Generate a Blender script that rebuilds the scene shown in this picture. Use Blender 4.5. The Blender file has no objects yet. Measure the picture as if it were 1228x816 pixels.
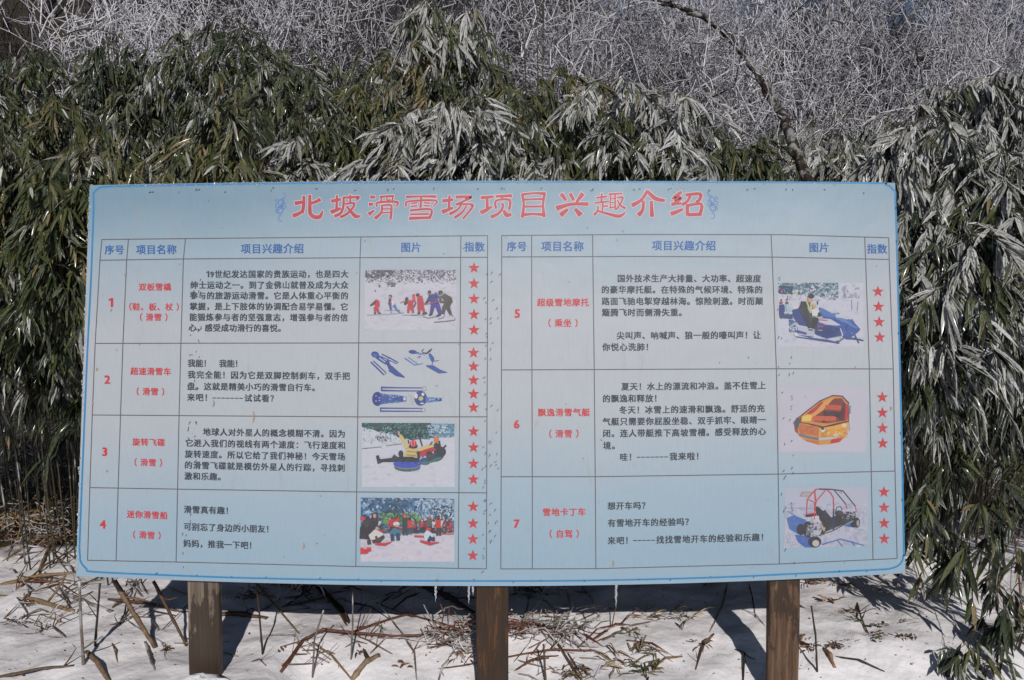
import bpy, math, random
import numpy as np
from mathutils import Vector, noise
R=math.radians
sc=bpy.context.scene
col=sc.collection

# ---------------------------------------------------------------- camera
CAMZ=1.5; PITCH=R(3.0); FPX=887.0; W0,H0=1228.0,816.0
cd=bpy.data.cameras.new('camera'); cam=bpy.data.objects.new('camera',cd); col.objects.link(cam)
cam.location=(0,0,CAMZ); cam.rotation_euler=(R(90)-PITCH,0,0)
cd.sensor_width=36; cd.lens=36*FPX/W0; cd.clip_end=1000; cd.clip_start=.05
sc.camera=cam
# ---------------------------------------------------------------- sky, sun, exposure
SUN=Vector((0.13,-1.0,0.62)).normalized()
elev=math.asin(SUN.z)
w=bpy.data.worlds.new('World'); sc.world=w; w.use_nodes=True
nt=w.node_tree; bg=nt.nodes['Background']
sky=nt.nodes.new('ShaderNodeTexSky'); sky.sky_type='NISHITA'; sky.sun_disc=False
sky.sun_elevation=elev; sky.sun_rotation=math.atan2(SUN.x,SUN.y); sky.altitude=1800; sky.air_density=.9; sky.dust_density=.3
nt.links.new(sky.outputs[0],bg.inputs[0]); bg.inputs[1].default_value=0.05
ld=bpy.data.lights.new('sun','SUN'); ld.energy=3.35; ld.angle=R(.55); ld.color=(1,.955,.9)
lo=bpy.data.objects.new('sun',ld); col.objects.link(lo); lo.rotation_euler=SUN.to_track_quat('Z','Y').to_euler()
sc.view_settings.view_transform='Standard'; sc.view_settings.look='None'; sc.view_settings.exposure=0.0; sc.view_settings.gamma=1

# ---------------------------------------------------------------- helpers
rng=np.random.default_rng(7); random.seed(7)
cp,sp_=math.cos(PITCH),math.sin(PITCH)
def ray(px,py):
    x=(px-W0/2)/FPX; y=-(py-H0/2)/FPX
    return Vector((x, cp+y*sp_, y*cp-sp_))
YB=2.76
def B(px,py,off=0.0):
    """point of the sign face (the vertical plane y=YB); off = how far it stands proud"""
    d=ray(px,py); k=YB/d.y
    return (d.x*k, YB-off, CAMZ+d.z*k)
def at(px,py,Y):
    d=ray(px,py); k=Y/d.y
    return Vector((d.x*k,Y,CAMZ+d.z*k))
def sm(a,b,t):
    t=min(1,max(0,(t-a)/(b-a))); return t*t*(3-2*t)
def hgt(x,y):
    h=.03*noise.noise((x*1.3,y*1.3,0))+.035*noise.noise((x*3.1,y*3.1,4))+.012*noise.noise((x*9,y*9,2))
    h+=.05-.075*sm(3.15,2.8,y)*sm(-.98,-.8,x)+.02*noise.noise((x*5.5,y*5.5,7))+.018*abs(noise.noise((x*13,y*13,3)))
    if y>4.3: h+=(min(y,60)-4.3)*.19*sm(4.3,9,y)+max(0,min(y,60)-12)*.22
    if y>10:
        left=sm(2,-10,x)
        h+=left*sm(10,45,y)*22
        h+=(noise.noise((x*.15,y*.15,9))*.9)*sm(10,25,y)
    return h
def ground(px,py,h=0.0):
    d=ray(px,py); z=.05
    for _ in range(12):
        k=(z+h-CAMZ)/d.z if d.z<-.01 else 8
        k=max(.5,min(k,12)); p=Vector((d.x*k,d.y*k,CAMZ+d.z*k)); z=z*.4+hgt(p.x,p.y)*.6
    return Vector((p.x,p.y,hgt(p.x,p.y)+h))
def lin(c):
    return tuple(((v/255)/12.92 if v/255<=.04045 else ((v/255+.055)/1.055)**2.4) for v in c)
def tag(o,label=None,cat=None,group=None,kind=None):
    if label: o['label']=label
    if cat: o['category']=cat
    if group: o['group']=group
    if kind: o['kind']=kind
    return o
def link(name,me,mats=(),parent=None):
    o=bpy.data.objects.new(name,me); col.objects.link(o)
    for m in (mats if isinstance(mats,(list,tuple)) else [mats]): me.materials.append(m)
    if parent: o.parent=parent
    return o
def empty(name,loc=(0,0,0)):
    o=bpy.data.objects.new(name,None); col.objects.link(o); o.location=loc; o.empty_display_size=.1
    return o
def setparent(o,p):
    o.parent=p; o.matrix_parent_inverse.identity(); o.location=Vector(o.location)-Vector(p.location)

class MB:
    def __init__(s): s.v=[]; s.f=[]; s.c=[]; s.mi=[]; s.smooth=False
    def add(s,vs,fs,c=(1,1,1),mi=0):
        n=len(s.v); s.v+= [tuple(v) for v in vs]; s.c+=[c]*len(vs) if not isinstance(c,list) else c
        for f in fs: s.f.append([i+n for i in f]); s.mi.append(mi)
    def tube(s,pts,rad,n=6,c=(1,1,1),cap=True,mi=0,jit=0.):
        pts=[Vector(p) for p in pts]; m=len(pts)
        if not isinstance(rad,(list,tuple)): rad=[rad]*m
        vs=[];t0=(pts[1]-pts[0]).normalized(); u=t0.cross(Vector((.31,.2,.9))).normalized()
        for i,p in enumerate(pts):
            t=(pts[min(i+1,m-1)]-pts[max(i-1,0)]).normalized()
            u=(u-t*u.dot(t)).normalized(); v=t.cross(u)
            for k in range(n):
                a=2*math.pi*k/n; r=rad[i]*(1+jit*random.uniform(-1,1))
                vs.append(p+(u*math.cos(a)+v*math.sin(a))*r)
        fs=[[i*n+k,i*n+(k+1)%n,(i+1)*n+(k+1)%n,(i+1)*n+k] for i in range(m-1) for k in range(n)]
        if cap: fs.append(list(range(n))[::-1]); fs.append([(m-1)*n+k for k in range(n)])
        s.add(vs,fs,c,mi)
    def box(s,x0,x1,y0,y1,z0,z1,c=(1,1,1),mi=0):
        v=[(x,y,z) for z in (z0,z1) for y in (y0,y1) for x in (x0,x1)]
        s.add(v,[[0,2,3,1],[4,5,7,6],[0,1,5,4],[2,6,7,3],[0,4,6,2],[1,3,7,5]],c,mi)
    def mesh(s,name,org=None):
        me=bpy.data.meshes.new(name)
        vs=s.v if org is None else [(v[0]-org[0],v[1]-org[1],v[2]-org[2]) for v in s.v]
        me.from_pydata(vs,[],s.f)
        ca=me.color_attributes.new('Col','FLOAT_COLOR','POINT')
        ca.data.foreach_set('color',np.array([(*c,1) for c in s.c],dtype=np.float32).ravel())
        me.polygons.foreach_set('material_index',s.mi)
        if s.smooth: me.polygons.foreach_set('use_smooth',[True]*len(me.polygons))
        me.update(); return me
    def obj(s,name,mats,parent=None,org=None):
        if parent is not None and org is None: org=parent.matrix_world.translation if False else parent.location
        o=link(name,s.mesh(name,org),mats,parent)
        if parent is None and org is not None: o.location=org
        return o

# ---------------------------------------------------------------- materials
def mat(name,base=(.5,.5,.5),rough=.6,spec=.5):
    m=bpy.data.materials.new(name); m.use_nodes=True; t=m.node_tree; p=t.nodes['Principled BSDF']
    p.inputs['Base Color'].default_value=(*base,1); p.inputs['Roughness'].default_value=rough
    p.inputs['Specular IOR Level'].default_value=spec
    return m,t,p
def N(t,ty,**k):
    n=t.nodes.new(ty)
    for a,b in k.items():
        if a in ('operation','blend_type','data_type','layer_name','attribute_name','noise_dimensions','musgrave_type','feature','wave_type','bands_direction','clamp'): setattr(n,a,b)
        else: n.inputs[a.replace('_',' ')].default_value=b
    return n
def noise_(t,vec,scale,detail=4,rough=.55,dist=0):
    n=t.nodes.new('ShaderNodeTexNoise'); n.inputs['Scale'].default_value=scale; n.inputs['Detail'].default_value=detail
    n.inputs['Roughness'].default_value=rough; n.inputs['Distortion'].default_value=dist
    if vec is not None: t.links.new(vec,n.inputs['Vector'])
    return n.outputs['Fac']
def ramp(t,fac,stops):
    n=t.nodes.new('ShaderNodeValToRGB'); e=n.color_ramp.elements
    while len(e)<len(stops): e.new(.5)
    for i,(p,c) in enumerate(stops):
        e[i].position=p; e[i].color=(*c,1) if len(c)==3 else c
    t.links.new(fac,n.inputs[0]); return n.outputs[0]
def mixc(t,fac,a,b,bt='MIX'):
    n=t.nodes.new('ShaderNodeMix'); n.data_type='RGBA'; n.blend_type=bt
    for s,v in ((n.inputs[0],fac),(n.inputs[6],a),(n.inputs[7],b)):
        if isinstance(v,(int,float)): s.default_value=v
        elif isinstance(v,tuple): s.default_value=(*v,1)
        else: t.links.new(v,s)
    return n.outputs[2]
def math_(t,op,a,b=0.):
    n=t.nodes.new('ShaderNodeMath'); n.operation=op
    for s,v in ((n.inputs[0],a),(n.inputs[1],b)):
        if isinstance(v,(int,float)): s.default_value=v
        else: t.links.new(v,s)
    return n.outputs[0]
def coords(t,scale=None,kind='Object'):
    c=t.nodes.new('ShaderNodeTexCoord').outputs[kind]
    if scale:
        m=t.nodes.new('ShaderNodeMapping'); m.inputs['Scale'].default_value=scale; t.links.new(c,m.inputs['Vector']); return m.outputs[0]
    return c
def bump(t,p,h,strength=.3,dist=.01):
    b=t.nodes.new('ShaderNodeBump'); b.inputs['Strength'].default_value=strength; b.inputs['Distance'].default_value=dist
    t.links.new(h,b.inputs['Height']); t.links.new(b.outputs[0],p.inputs['Normal'])
def attr(t,name='Col'):
    a=t.nodes.new('ShaderNodeAttribute'); a.attribute_name=name; return a.outputs['Color']
def sep(t,c):
    s=t.nodes.new('ShaderNodeSeparateColor'); t.links.new(c,s.inputs[0]); return s.outputs
M={}
# snow ground with undergrowth litter up the slope, darkened for shade behind the bamboo
m,t,p=mat('snow',(.8,.8,.82),.55,.35); M['snow']=m
oc=coords(t); s=t.nodes.new('ShaderNodeSeparateXYZ'); t.links.new(oc,s.inputs[0])
n1=noise_(t,oc,.9,5); n2=noise_(t,oc,5,4); n3=noise_(t,oc,40,3)
yy=math_(t,'ADD',s.outputs['Y'],math_(t,'MULTIPLY',math_(t,'SUBTRACT',n1,.5),1.6))
lf=math_(t,'MULTIPLY',math_(t,'MAXIMUM',math_(t,'MULTIPLY',math_(t,'ADD',s.outputs['X'],.9),-1.),0.),1.5)
yy=math_(t,'ADD',yy,math_(t,'MINIMUM',lf,.35))
yy=math_(t,'ADD',yy,math_(t,'MULTIPLY',math_(t,'SUBTRACT',n2,.5),1.2))
f=ramp(t,math_(t,'MULTIPLY',yy,.1),[(.445,(0,0,0)),(.475,(1,1,1))])
shade_litter=ramp(t,n3,[(.3,(.012,.011,.009)),(.55,(.035,.028,.018)),(.68,(.075,.06,.04)),(.78,(.3,.3,.31))])  # litter tones kept dark to stand in for shade behind the bamboo
snowc=ramp(t,n2,[(.3,(.74,.715,.735)),(.7,(.86,.83,.845))])
sp1=ramp(t,noise_(t,oc,26,5,.7),[(.72,(0,0,0)),(.78,(1,1,1))])
snowc=mixc(t,math_(t,'MULTIPLY',sp1,.22),snowc,(.25,.2,.15))
t.links.new(mixc(t,f,snowc,shade_litter),p.inputs['Base Color'])
bump(t,p,math_(t,'ADD',math_(t,'MULTIPLY',n2,2.),math_(t,'ADD',math_(t,'MULTIPLY',noise_(t,oc,17,2,.4),.8),math_(t,'MULTIPLY',noise_(t,oc,160,3),.07))),.5,.02)
# far wooded hillside
m,t,p=mat('far_woods',(.03,.025,.02),.9,.1); M['far']=m
oc=coords(t,(1,1,.25)); a=noise_(t,oc,1.6,8,.7); b=noise_(t,coords(t),.18,3)
c=ramp(t,a,[(.35,(.008,.007,.007)),(.55,(.028,.022,.02)),(.72,(.07,.06,.058))])
t.links.new(mixc(t,ramp(t,b,[(.5,(0,0,0)),(.75,(.35,.35,.35))]),c,(.09,.085,.09)),p.inputs['Base Color'])
# bamboo leaves: Col.r rime amount, g tint, b random
def leafmat(name):
    m,t,p=mat(name,(.06,.08,.03),.32,.35); r=sep(t,attr(t)); oc=coords(t)
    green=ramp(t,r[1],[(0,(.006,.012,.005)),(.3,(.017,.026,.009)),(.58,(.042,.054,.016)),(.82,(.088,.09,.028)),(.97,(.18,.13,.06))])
    nn=noise_(t,oc,60,3,.6); n0=noise_(t,oc,11,2)
    fr=math_(t,'ADD',r[0],math_(t,'MULTIPLY',math_(t,'SUBTRACT',nn,.5),.8)); fr=math_(t,'ADD',fr,math_(t,'MULTIPLY',math_(t,'SUBTRACT',n0,.5),.5))
    fm=ramp(t,fr,[(.56,(0,0,0)),(.82,(1,1,1))])
    ice=mixc(t,r[2],(.22,.215,.205),(.60,.59,.59)); ice=mixc(t,.8,ice,ramp(t,noise_(t,oc,150,3,.7),[(.32,(.35,.38,.33)),(.6,(1.1,1.1,1.1))]),'MULTIPLY')
    t.links.new(mixc(t,fm,green,ice),p.inputs['Base Color'])
    t.links.new(math_(t,'ADD',math_(t,'MULTIPLY',fm,.4),.34),p.inputs['Roughness'])
    p.inputs['Coat Weight'].default_value=.12; p.inputs['Coat Roughness'].default_value=.1
    bump(t,p,math_(t,'ADD',noise_(t,oc,240,3),math_(t,'MULTIPLY',noise_(t,oc,70,2),1.5)),.8,.004)
    return m
M['leaf']=leafmat('bamboo_leaf')
# canes and sticks, colour by attribute
def canemat(name,rough=.6,frost=.0):
    m,t,p=mat(name,(.2,.13,.07),rough,.4); oc=coords(t); c=attr(t)
    n=noise_(t,oc,45,5,.65); n2=noise_(t,oc,9,3)
    c2=mixc(t,1.,c,ramp(t,n,[(.25,(.45,.43,.42)),(.7,(1.25,1.2,1.15))]),'MULTIPLY')
    if frost>0: 
        g=t.nodes.new('ShaderNodeNewGeometry'); 
        c2=mixc(t,ramp(t,n2,[(.6-frost*.3,(0,0,0)),(.75-frost*.3,(.8,.8,.8))]),c2,(.55,.55,.57))
    t.links.new(c2,p.inputs['Base Color']); bump(t,p,n,.4,.004); return m
M['cane']=canemat('dead_cane'); M['icecane']=canemat('iced_cane',.35,.35); M['culm']=canemat('bamboo_culm',.5,.08)
# rime covered twigs
def rimemat(name,col1,col2,dark,thr):
    m,t,p=mat(name,col1,.6,.3); oc=coords(t); n=noise_(t,oc,30,2); n2=noise_(t,oc,2.5,3)
    c=mixc(t,ramp(t,t.nodes.new('ShaderNodeObjectInfo').outputs['Random'],[(.1,(0,0,0)),(.9,(1,1,1))]),tuple(v*.8 for v in col1),col2); c=mixc(t,math_(t,'MULTIPLY',n2,.5),c,tuple(v*.8 for v in col1)); f=ramp(t,n,[(thr-.05,(1,1,1)),(thr+.05,(0,0,0))])
    t.links.new(mixc(t,f,c,dark),p.inputs['Base Color']); return m
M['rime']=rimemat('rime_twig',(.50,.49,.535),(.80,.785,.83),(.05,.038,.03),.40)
M['rime_dim']=rimemat('dim_rime_twig',(.085,.078,.09),(.27,.26,.29),(.03,.026,.024),.48)  # darker version of the rime colour, for rear rows and stems
M['rime_far']=rimemat('far_rime_twig',(.10,.09,.105),(.10,.09,.105),(.035,.03,.03),.5)  # single dark tone for the trees behind the thicket
M['brush']=rimemat('bare_brown_twig',(.045,.035,.033),(.09,.075,.073),(.02,.017,.016),.5)
# bark with rime on one side
m,t,p=mat('bark',(.05,.035,.025),.8,.2); M['bark']=m; oc=coords(t)
a=noise_(t,coords(t,(6,6,1.4)),7,7,.7); b=noise_(t,oc,3,4)
c=ramp(t,a,[(.3,(.010,.008,.007)),(.55,(.04,.027,.019)),(.75,(.10,.075,.055))])
f=ramp(t,noise_(t,oc,13,5,.65),[(.48,(0,0,0)),(.56,(.85,.85,.85))]); t.links.new(mixc(t,f,c,mixc(t,a,(.2,.2,.19),(.48,.47,.48))),p.inputs['Base Color']); bump(t,p,a,.9,.03)
# sign print
def glarebits(t,p):
    p.inputs['Roughness'].default_value=.47; p.inputs['Specular IOR Level'].default_value=1.0
    oc=coords(t); h=math_(t,'ADD',noise_(t,oc,3.2,3),math_(t,'MULTIPLY',noise_(t,oc,420,1),.05)); bump(t,p,h,.34,.02)
m,t,p=mat('panel_print',(.5,.5,.55)); M['panel']=m; oc=coords(t)
s=t.nodes.new('ShaderNodeSeparateXYZ'); t.links.new(oc,s.inputs[0])
zc=math_(t,'DIVIDE',math_(t,'SUBTRACT',s.outputs['Z'],.41),1.48)      # 0 bottom .. 1 top
nz=noise_(t,oc,1.7,3); zc=math_(t,'ADD',zc,math_(t,'MULTIPLY',math_(t,'SUBTRACT',nz,.5),.14))
zc=math_(t,'ADD',zc,math_(t,'MULTIPLY',s.outputs['X'],-.03))
c=ramp(t,zc,[(.02,lin((130,155,172))),(.2,lin((140,160,174))),(.42,lin((160,166,173))),(.68,lin((162,166,173))),(.86,lin((138,156,169))),(.99,lin((106,134,153)))])
w1=noise_(t,coords(t,(180,1,14)),1.,3,.6); c=mixc(t,.25,c,ramp(t,w1,[(.35,(.8,.8,.8)),(.65,(1.0,1.0,1.0))]),'MULTIPLY')
w2=ramp(t,noise_(t,coords(t,(9,1,2.)),2.2,5,.65),[(.6,(0,0,0)),(.75,(1,1,1))]); c=mixc(t,math_(t,'MULTIPLY',w2,.5),c,lin((140,135,125)))
w3=ramp(t,noise_(t,coords(t,(1,1,.8)),16,3,.5),[(.72,(0,0,0)),(.79,(1,1,1))]); c=mixc(t,math_(t,'MULTIPLY',w3,.35),c,lin((150,120,85)))
w4=ramp(t,noise_(t,oc,75,2,.5),[(.74,(0,0,0)),(.77,(1,1,1))]); c=mixc(t,math_(t,'MULTIPLY',w4,.6),c,lin((80,75,75)))
t.links.new(c,p.inputs['Base Color']); glarebits(t,p)
m,t,p=mat('ink'); M['ink']=m; oc=coords(t)
c=mixc(t,math_(t,'MULTIPLY',ramp(t,noise_(t,oc,25,5,.7),[(.5,(0,0,0)),(.75,(1,1,1))]),.16),attr(t),lin((150,155,165)))
gr=ramp(t,noise_(t,coords(t,(1,.01,1)),520,2,.7),[(.3,(.82,.82,.82)),(.7,(1.12,1.12,1.12))]); c=mixc(t,.9,c,gr,'MULTIPLY'); t.links.new(c,p.inputs['Base Color']); glarebits(t,p)
m,t,p=mat('panel_rim',(.4,.38,.4),.5); M['rim']=m; oc=coords(t)
t.links.new(ramp(t,noise_(t,oc,40,4),[(.35,lin((95,85,92))),(.6,lin((150,145,158)))]),p.inputs['Base Color'])
# wood: dry grain with dark wet stains, one finish per post
def woodmat(key,c1,c2,c3,seed,thr,zk):
    m,t,p=mat('post_wood_'+key,(.2,.13,.08),.7,.3); M['wood_'+key]=m; oc=coords(t)
    g=noise_(t,coords(t,(26,26,1.3)),2.2,8,.7,.4); fine=noise_(t,coords(t,(160,160,3)),1.5,4,.6)
    c=ramp(t,g,[(.3,c1),(.5,c2),(.7,c3)])
    c=mixc(t,.6,c,ramp(t,fine,[(.35,(.35,.33,.3)),(.6,(1,1,1))]),'MULTIPLY')
    mp=t.nodes.new('ShaderNodeMapping'); mp.inputs['Scale'].default_value=(30,9,7); mp.inputs['Location'].default_value=(seed,seed*2,seed); t.links.new(coords(t),mp.inputs['Vector'])
    sx=t.nodes.new('ShaderNodeSeparateXYZ'); t.links.new(oc,sx.inputs[0])
    n=math_(t,'ADD',noise_(t,mp.outputs[0],1.,5,.62),math_(t,'MULTIPLY',math_(t,'SUBTRACT',.27,sx.outputs['Z']),zk))
    n=math_(t,'ADD',n,math_(t,'MULTIPLY',math_(t,'SUBTRACT',noise_(t,coords(t,(90,60,12)),1.,5,.7),.5),.35)); wet=ramp(t,n,[(thr,(0,0,0)),(thr+.03,(1,1,1))])
    c=mixc(t,math_(t,'MULTIPLY',wet,.85),c,(.03,.019,.013)); t.links.new(c,p.inputs['Base Color']); bump(t,p,math_(t,'ADD',g,fine),.5,.004)
    t.links.new(math_(t,'SUBTRACT',.75,math_(t,'MULTIPLY',wet,.3)),p.inputs['Roughness'])
woodmat('left',(.06,.044,.034),(.15,.115,.09),(.24,.19,.15),3.,.50,1.5)
woodmat('middle',(.02,.011,.007),(.06,.03,.014),(.14,.07,.032),8.,.46,.3)
woodmat('right',(.045,.025,.015),(.12,.068,.042),(.22,.14,.09),5.3,.47,-.5)
# ice
m,t,p=mat('ice',(.95,.97,1),.08,.5); M['ice']=m; p.inputs['Transmission Weight'].default_value=.75; p.inputs['IOR'].default_value=1.31
p.inputs['Base Color'].default_value=(.9,.93,.97,1)
m,t,p=mat('stone',(.1,.08,.075),.8); M['stone']=m; oc=coords(t)
g=t.nodes.new('ShaderNodeNewGeometry'); sx=t.nodes.new('ShaderNodeSeparateXYZ'); t.links.new(g.outputs['Normal'],sx.inputs[0])
c=ramp(t,noise_(t,oc,30,6,.7),[(.3,(.03,.025,.022)),(.7,(.12,.10,.09))])
f=ramp(t,math_(t,'ADD',sx.outputs['Z'],math_(t,'MULTIPLY',math_(t,'SUBTRACT',noise_(t,oc,25,4),.5),.8)),[(.45,(0,0,0)),(.6,(1,1,1))])
t.links.new(mixc(t,f,c,(.78,.78,.8)),p.inputs['Base Color']); bump(t,p,noise_(t,oc,40,5),.6,.01)

# ---------------------------------------------------------------- ground
def grid(name,xs,ys,fn,mats):
    nx,ny=len(xs),len(ys)
    v=[(x,y,fn(x,y)) for y in ys for x in xs]
    f=[(j*nx+i,j*nx+i+1,(j+1)*nx+i+1,(j+1)*nx+i) for j in range(ny-1) for i in range(nx-1)]
    me=bpy.data.meshes.new(name); me.from_pydata(v,[],f); me.polygons.foreach_set('use_smooth',[True]*len(f)); me.update()
    return link(name,me,mats)
def spaced(a,b,fine0,fine1,step,grow):
    out=list(np.arange(fine0,fine1,step)); s=step; x=fine0
    while x>a: s*=grow; x-=s; out.insert(0,x)
    s=step; x=out[-1]
    while x<b: s*=grow; x+=s; out.append(x)
    return out
g=grid('snow_ground',spaced(-90,90,-2.6,2.8,.035,1.16),spaced(-25,70,2.3,5.4,.035,1.16),hgt,[M['snow']])
tag(g,'snow covered ground rising into undergrowth darkened like shade behind the sign',kind='structure')
def farh(x,y):
    q=x/max(y,1); e=.352+.14*sm(.22,-.05,q)+.12*sm(-.3,-.8,q)+.008*noise.noise((q*9,0,3))+.006*noise.noise((q*40,5,3))
    return y*e*sm(40,120,y)+noise.noise((x*.05,y*.05,1))*2
g=grid('far_hillside',list(np.linspace(-260,260,90)),list(np.linspace(48,200,40)),farh,[M['far']])
tag(g,'dark wooded hillside far behind the thicket',kind='structure')

# ---------------------------------------------------------------- sign
sign=empty('sign_board',(0,YB,.05)); tag(sign,'large pale blue notice board on wooden posts, with tables of Chinese text and photos','sign')
def bow(px,py): return -(((px-590)/490)**2)*(-5+19*(py-220)/480)
# panel outline (px): slightly bowed sheet
def top(x):  return 217.0+ (5.5 if x<590 else 2.5)*((x-590)/485)**2
def bot(x):  return 703.0-(12 if x<590 else 15.5)*((x-590)/496)**2
def left(v): return 107.5-16.5*v-3*math.sin(math.pi*v)*0
def right(v):return 1073.5+12.5*v-.5*math.sin(math.pi*v)
mb=MB(); nx,ny=48,24; TH=.022
def pp(u,v):
    x=left(v)*(1-u)+right(v)*u; return x, top(x)*(1-v)+bot(x)*v
vs=[]
for j in range(ny+1):
    for i in range(nx+1):
        x,y=pp(i/nx,j/ny); vs.append(B(x,y))
fs=[[j*(nx+1)+i,(j+1)*(nx+1)+i,(j+1)*(nx+1)+i+1,j*(nx+1)+i+1] for j in range(ny) for i in range(nx)]
mb.add(vs,fs)
bd=[(i/nx,0) for i in range(nx)]+[(1,j/ny) for j in range(ny)]+[(1-i/nx,1) for i in range(nx)]+[(0,1-j/ny) for j in range(ny)]
fr=[B(*pp(*q)) for q in bd]; bk=[(a[0],a[1]+TH,a[2]) for a in fr]; n=len(fr)
mb.add(fr+bk,[[i,(i+1)%n,n+(i+1)%n,n+i] for i in range(n)]+[list(range(n,2*n))],mi=1)
pan=mb.obj('panel',[M['panel'],M['rim']],sign)
# printed layers ----------------------------------------------------
class Print:
    """flat print on the sign face; each call is laid a hair in front of the last"""
    ink=.74
    def __init__(s,ox=0,oy=0,sc_=1.,base=.0006): s.o=(ox,oy); s.s=sc_; s.mb=MB(); s.l=base; s.k=0
    def P(s,x,y): return s.o[0]+x*s.s, s.o[1]+y*s.s
    def poly(s,c,pts,raw=False):
        s.k+=1; off=s.l+s.k*.000004
        q=[B(*(s.P(*p)),off) for p in pts]
        a=sum(q[i][0]*q[(i+1)%len(q)][2]-q[(i+1)%len(q)][0]*q[i][2] for i in range(len(q)))
        if a<0: q=q[::-1]
        s.mb.add(q,[list(range(len(q)))],c if raw else tuple(v*s.ink for v in lin(c)))
    def rect(s,c,x0,y0,x1,y1): s.poly(c,[(x0,y0),(x1,y0),(x1,y1),(x0,y1)])
    def ell(s,c,x,y,rx,ry,rot=0,n=14):
        ca,sa=math.cos(R(rot)),math.sin(R(rot))
        s.poly(c,[(x+rx*math.cos(a)*ca-ry*math.sin(a)*sa,y+rx*math.cos(a)*sa+ry*math.sin(a)*ca) for a in [2*math.pi*i/n for i in range(n)]])
    def line(s,c,pts,wd,taper=None):
        m=len(pts); nn=[]
        for i in range(m):
            a=pts[max(0,i-1)]; b=pts[min(m-1,i+1)]; dx,dy=b[0]-a[0],b[1]-a[1]; L=math.hypot(dx,dy) or 1; nn.append((-dy/L,dx/L))
        ws=wd if isinstance(wd,(list,tuple)) else [wd]*m
        s.k+=1; off=s.l+s.k*.000004
        A=[B(*s.P(pts[i][0]+nn[i][0]*ws[i]/2,pts[i][1]+nn[i][1]*ws[i]/2),off) for i in range(m)]
        C=[B(*s.P(pts[i][0]-nn[i][0]*ws[i]/2,pts[i][1]-nn[i][1]*ws[i]/2),off) for i in range(m)]
        fs=[[i,i+1,m+i+1,m+i] for i in range(m-1)]
        s.mb.add(A+C,fs,tuple(v*s.ink for v in lin(c)))
    def blobs(s,cols,x0,y0,x1,y1,n,r0,r1,inside=None,elong=1.6):
        for _ in range(n):
            x,y=random.uniform(x0,x1),random.uniform(y0,y1)
            if inside and not inside(x,y): continue
            r=random.uniform(r0,r1); a0=random.uniform(0,180); k=random.choice([4,5,6]); ca,sa=math.cos(R(a0)),math.sin(R(a0))
            pts=[]
            for i in range(k):
                a=2*math.pi*i/k; rr=r*random.uniform(.55,1.2); u,v=rr*elong*math.cos(a),rr*math.sin(a)
                px,py=x+u*ca-v*sa,y+u*sa+v*ca; pts.append((min(max(px,x0),x1),min(max(py,y0),y1)))
            s.poly(random.choice(cols),pts)
    def mottle(s,base,x0,y0,x1,y1,n):
        for _ in range(n):
            k=random.uniform(-9,9); x=random.uniform(x0,x1); y=random.uniform(y0,y1); r=random.uniform(8,30)
            s.poly(tuple(min(255,max(0,v+k+random.uniform(-2,2))) for v in base),[(min(max(x+r*math.cos(a)*1.8*random.uniform(.6,1),x0),x1),min(max(y+r*math.sin(a)*random.uniform(.5,1),y0),y1)) for a in (0,1,2,3.1,4,5.2)])
    def obj(s,name,parent=sign): return s.mb.obj(name,[M['ink']],parent)
def curve(pts,n=5):
    """Catmull-Rom through the given 2-D points"""
    out=[]
    P=[pts[0]]+list(pts)+[pts[-1]]
    for i in range(1,len(P)-2):
        for k in range(n):
            t_=k/n; a,b,c_,d=P[i-1],P[i],P[i+1],P[i+2]
            out.append(tuple(.5*((2*b[j])+(-a[j]+c_[j])*t_+(2*a[j]-5*b[j]+4*c_[j]-d[j])*t_*t_+(-a[j]+3*b[j]-3*c_[j]+d[j])*t_**3) for j in range(len(a))))
    out.append(tuple(pts[-1])); return out
# blue border line
P_=Print(base=.0003)
bl=[(112,231),(108.5,330),(104,420),(99,540),(95,640),(94.5,661),(97,674),(104,682.5),(113,686)]
bl+=[(200,690),(300,693.5),(430,696),(560,697),(700,696.5),(850,693),(960,688),(1050,683.5),(1068,682),(1079,677),(1084.5,666),(1084.6,655),(1082.5,540),(1080,440),(1077.3,330),(1074.5,240),(1071,227),(1062,220.5),(1048,218.9)]
bl+=[(900,217.8),(750,217.5),(600,217.6),(450,218.4),(300,219.8),(180,222),(128,223.2),(118,225.5),(112,231)]
P_.line((10,132,190),[(x+ .9*(1 if x<590 else -1)*(1 if 235<y<670 else 0),y+(0.9 if y<300 else 0)) for x,y in curve(bl,4)],2.2)
P_.obj('border_line')
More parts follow.
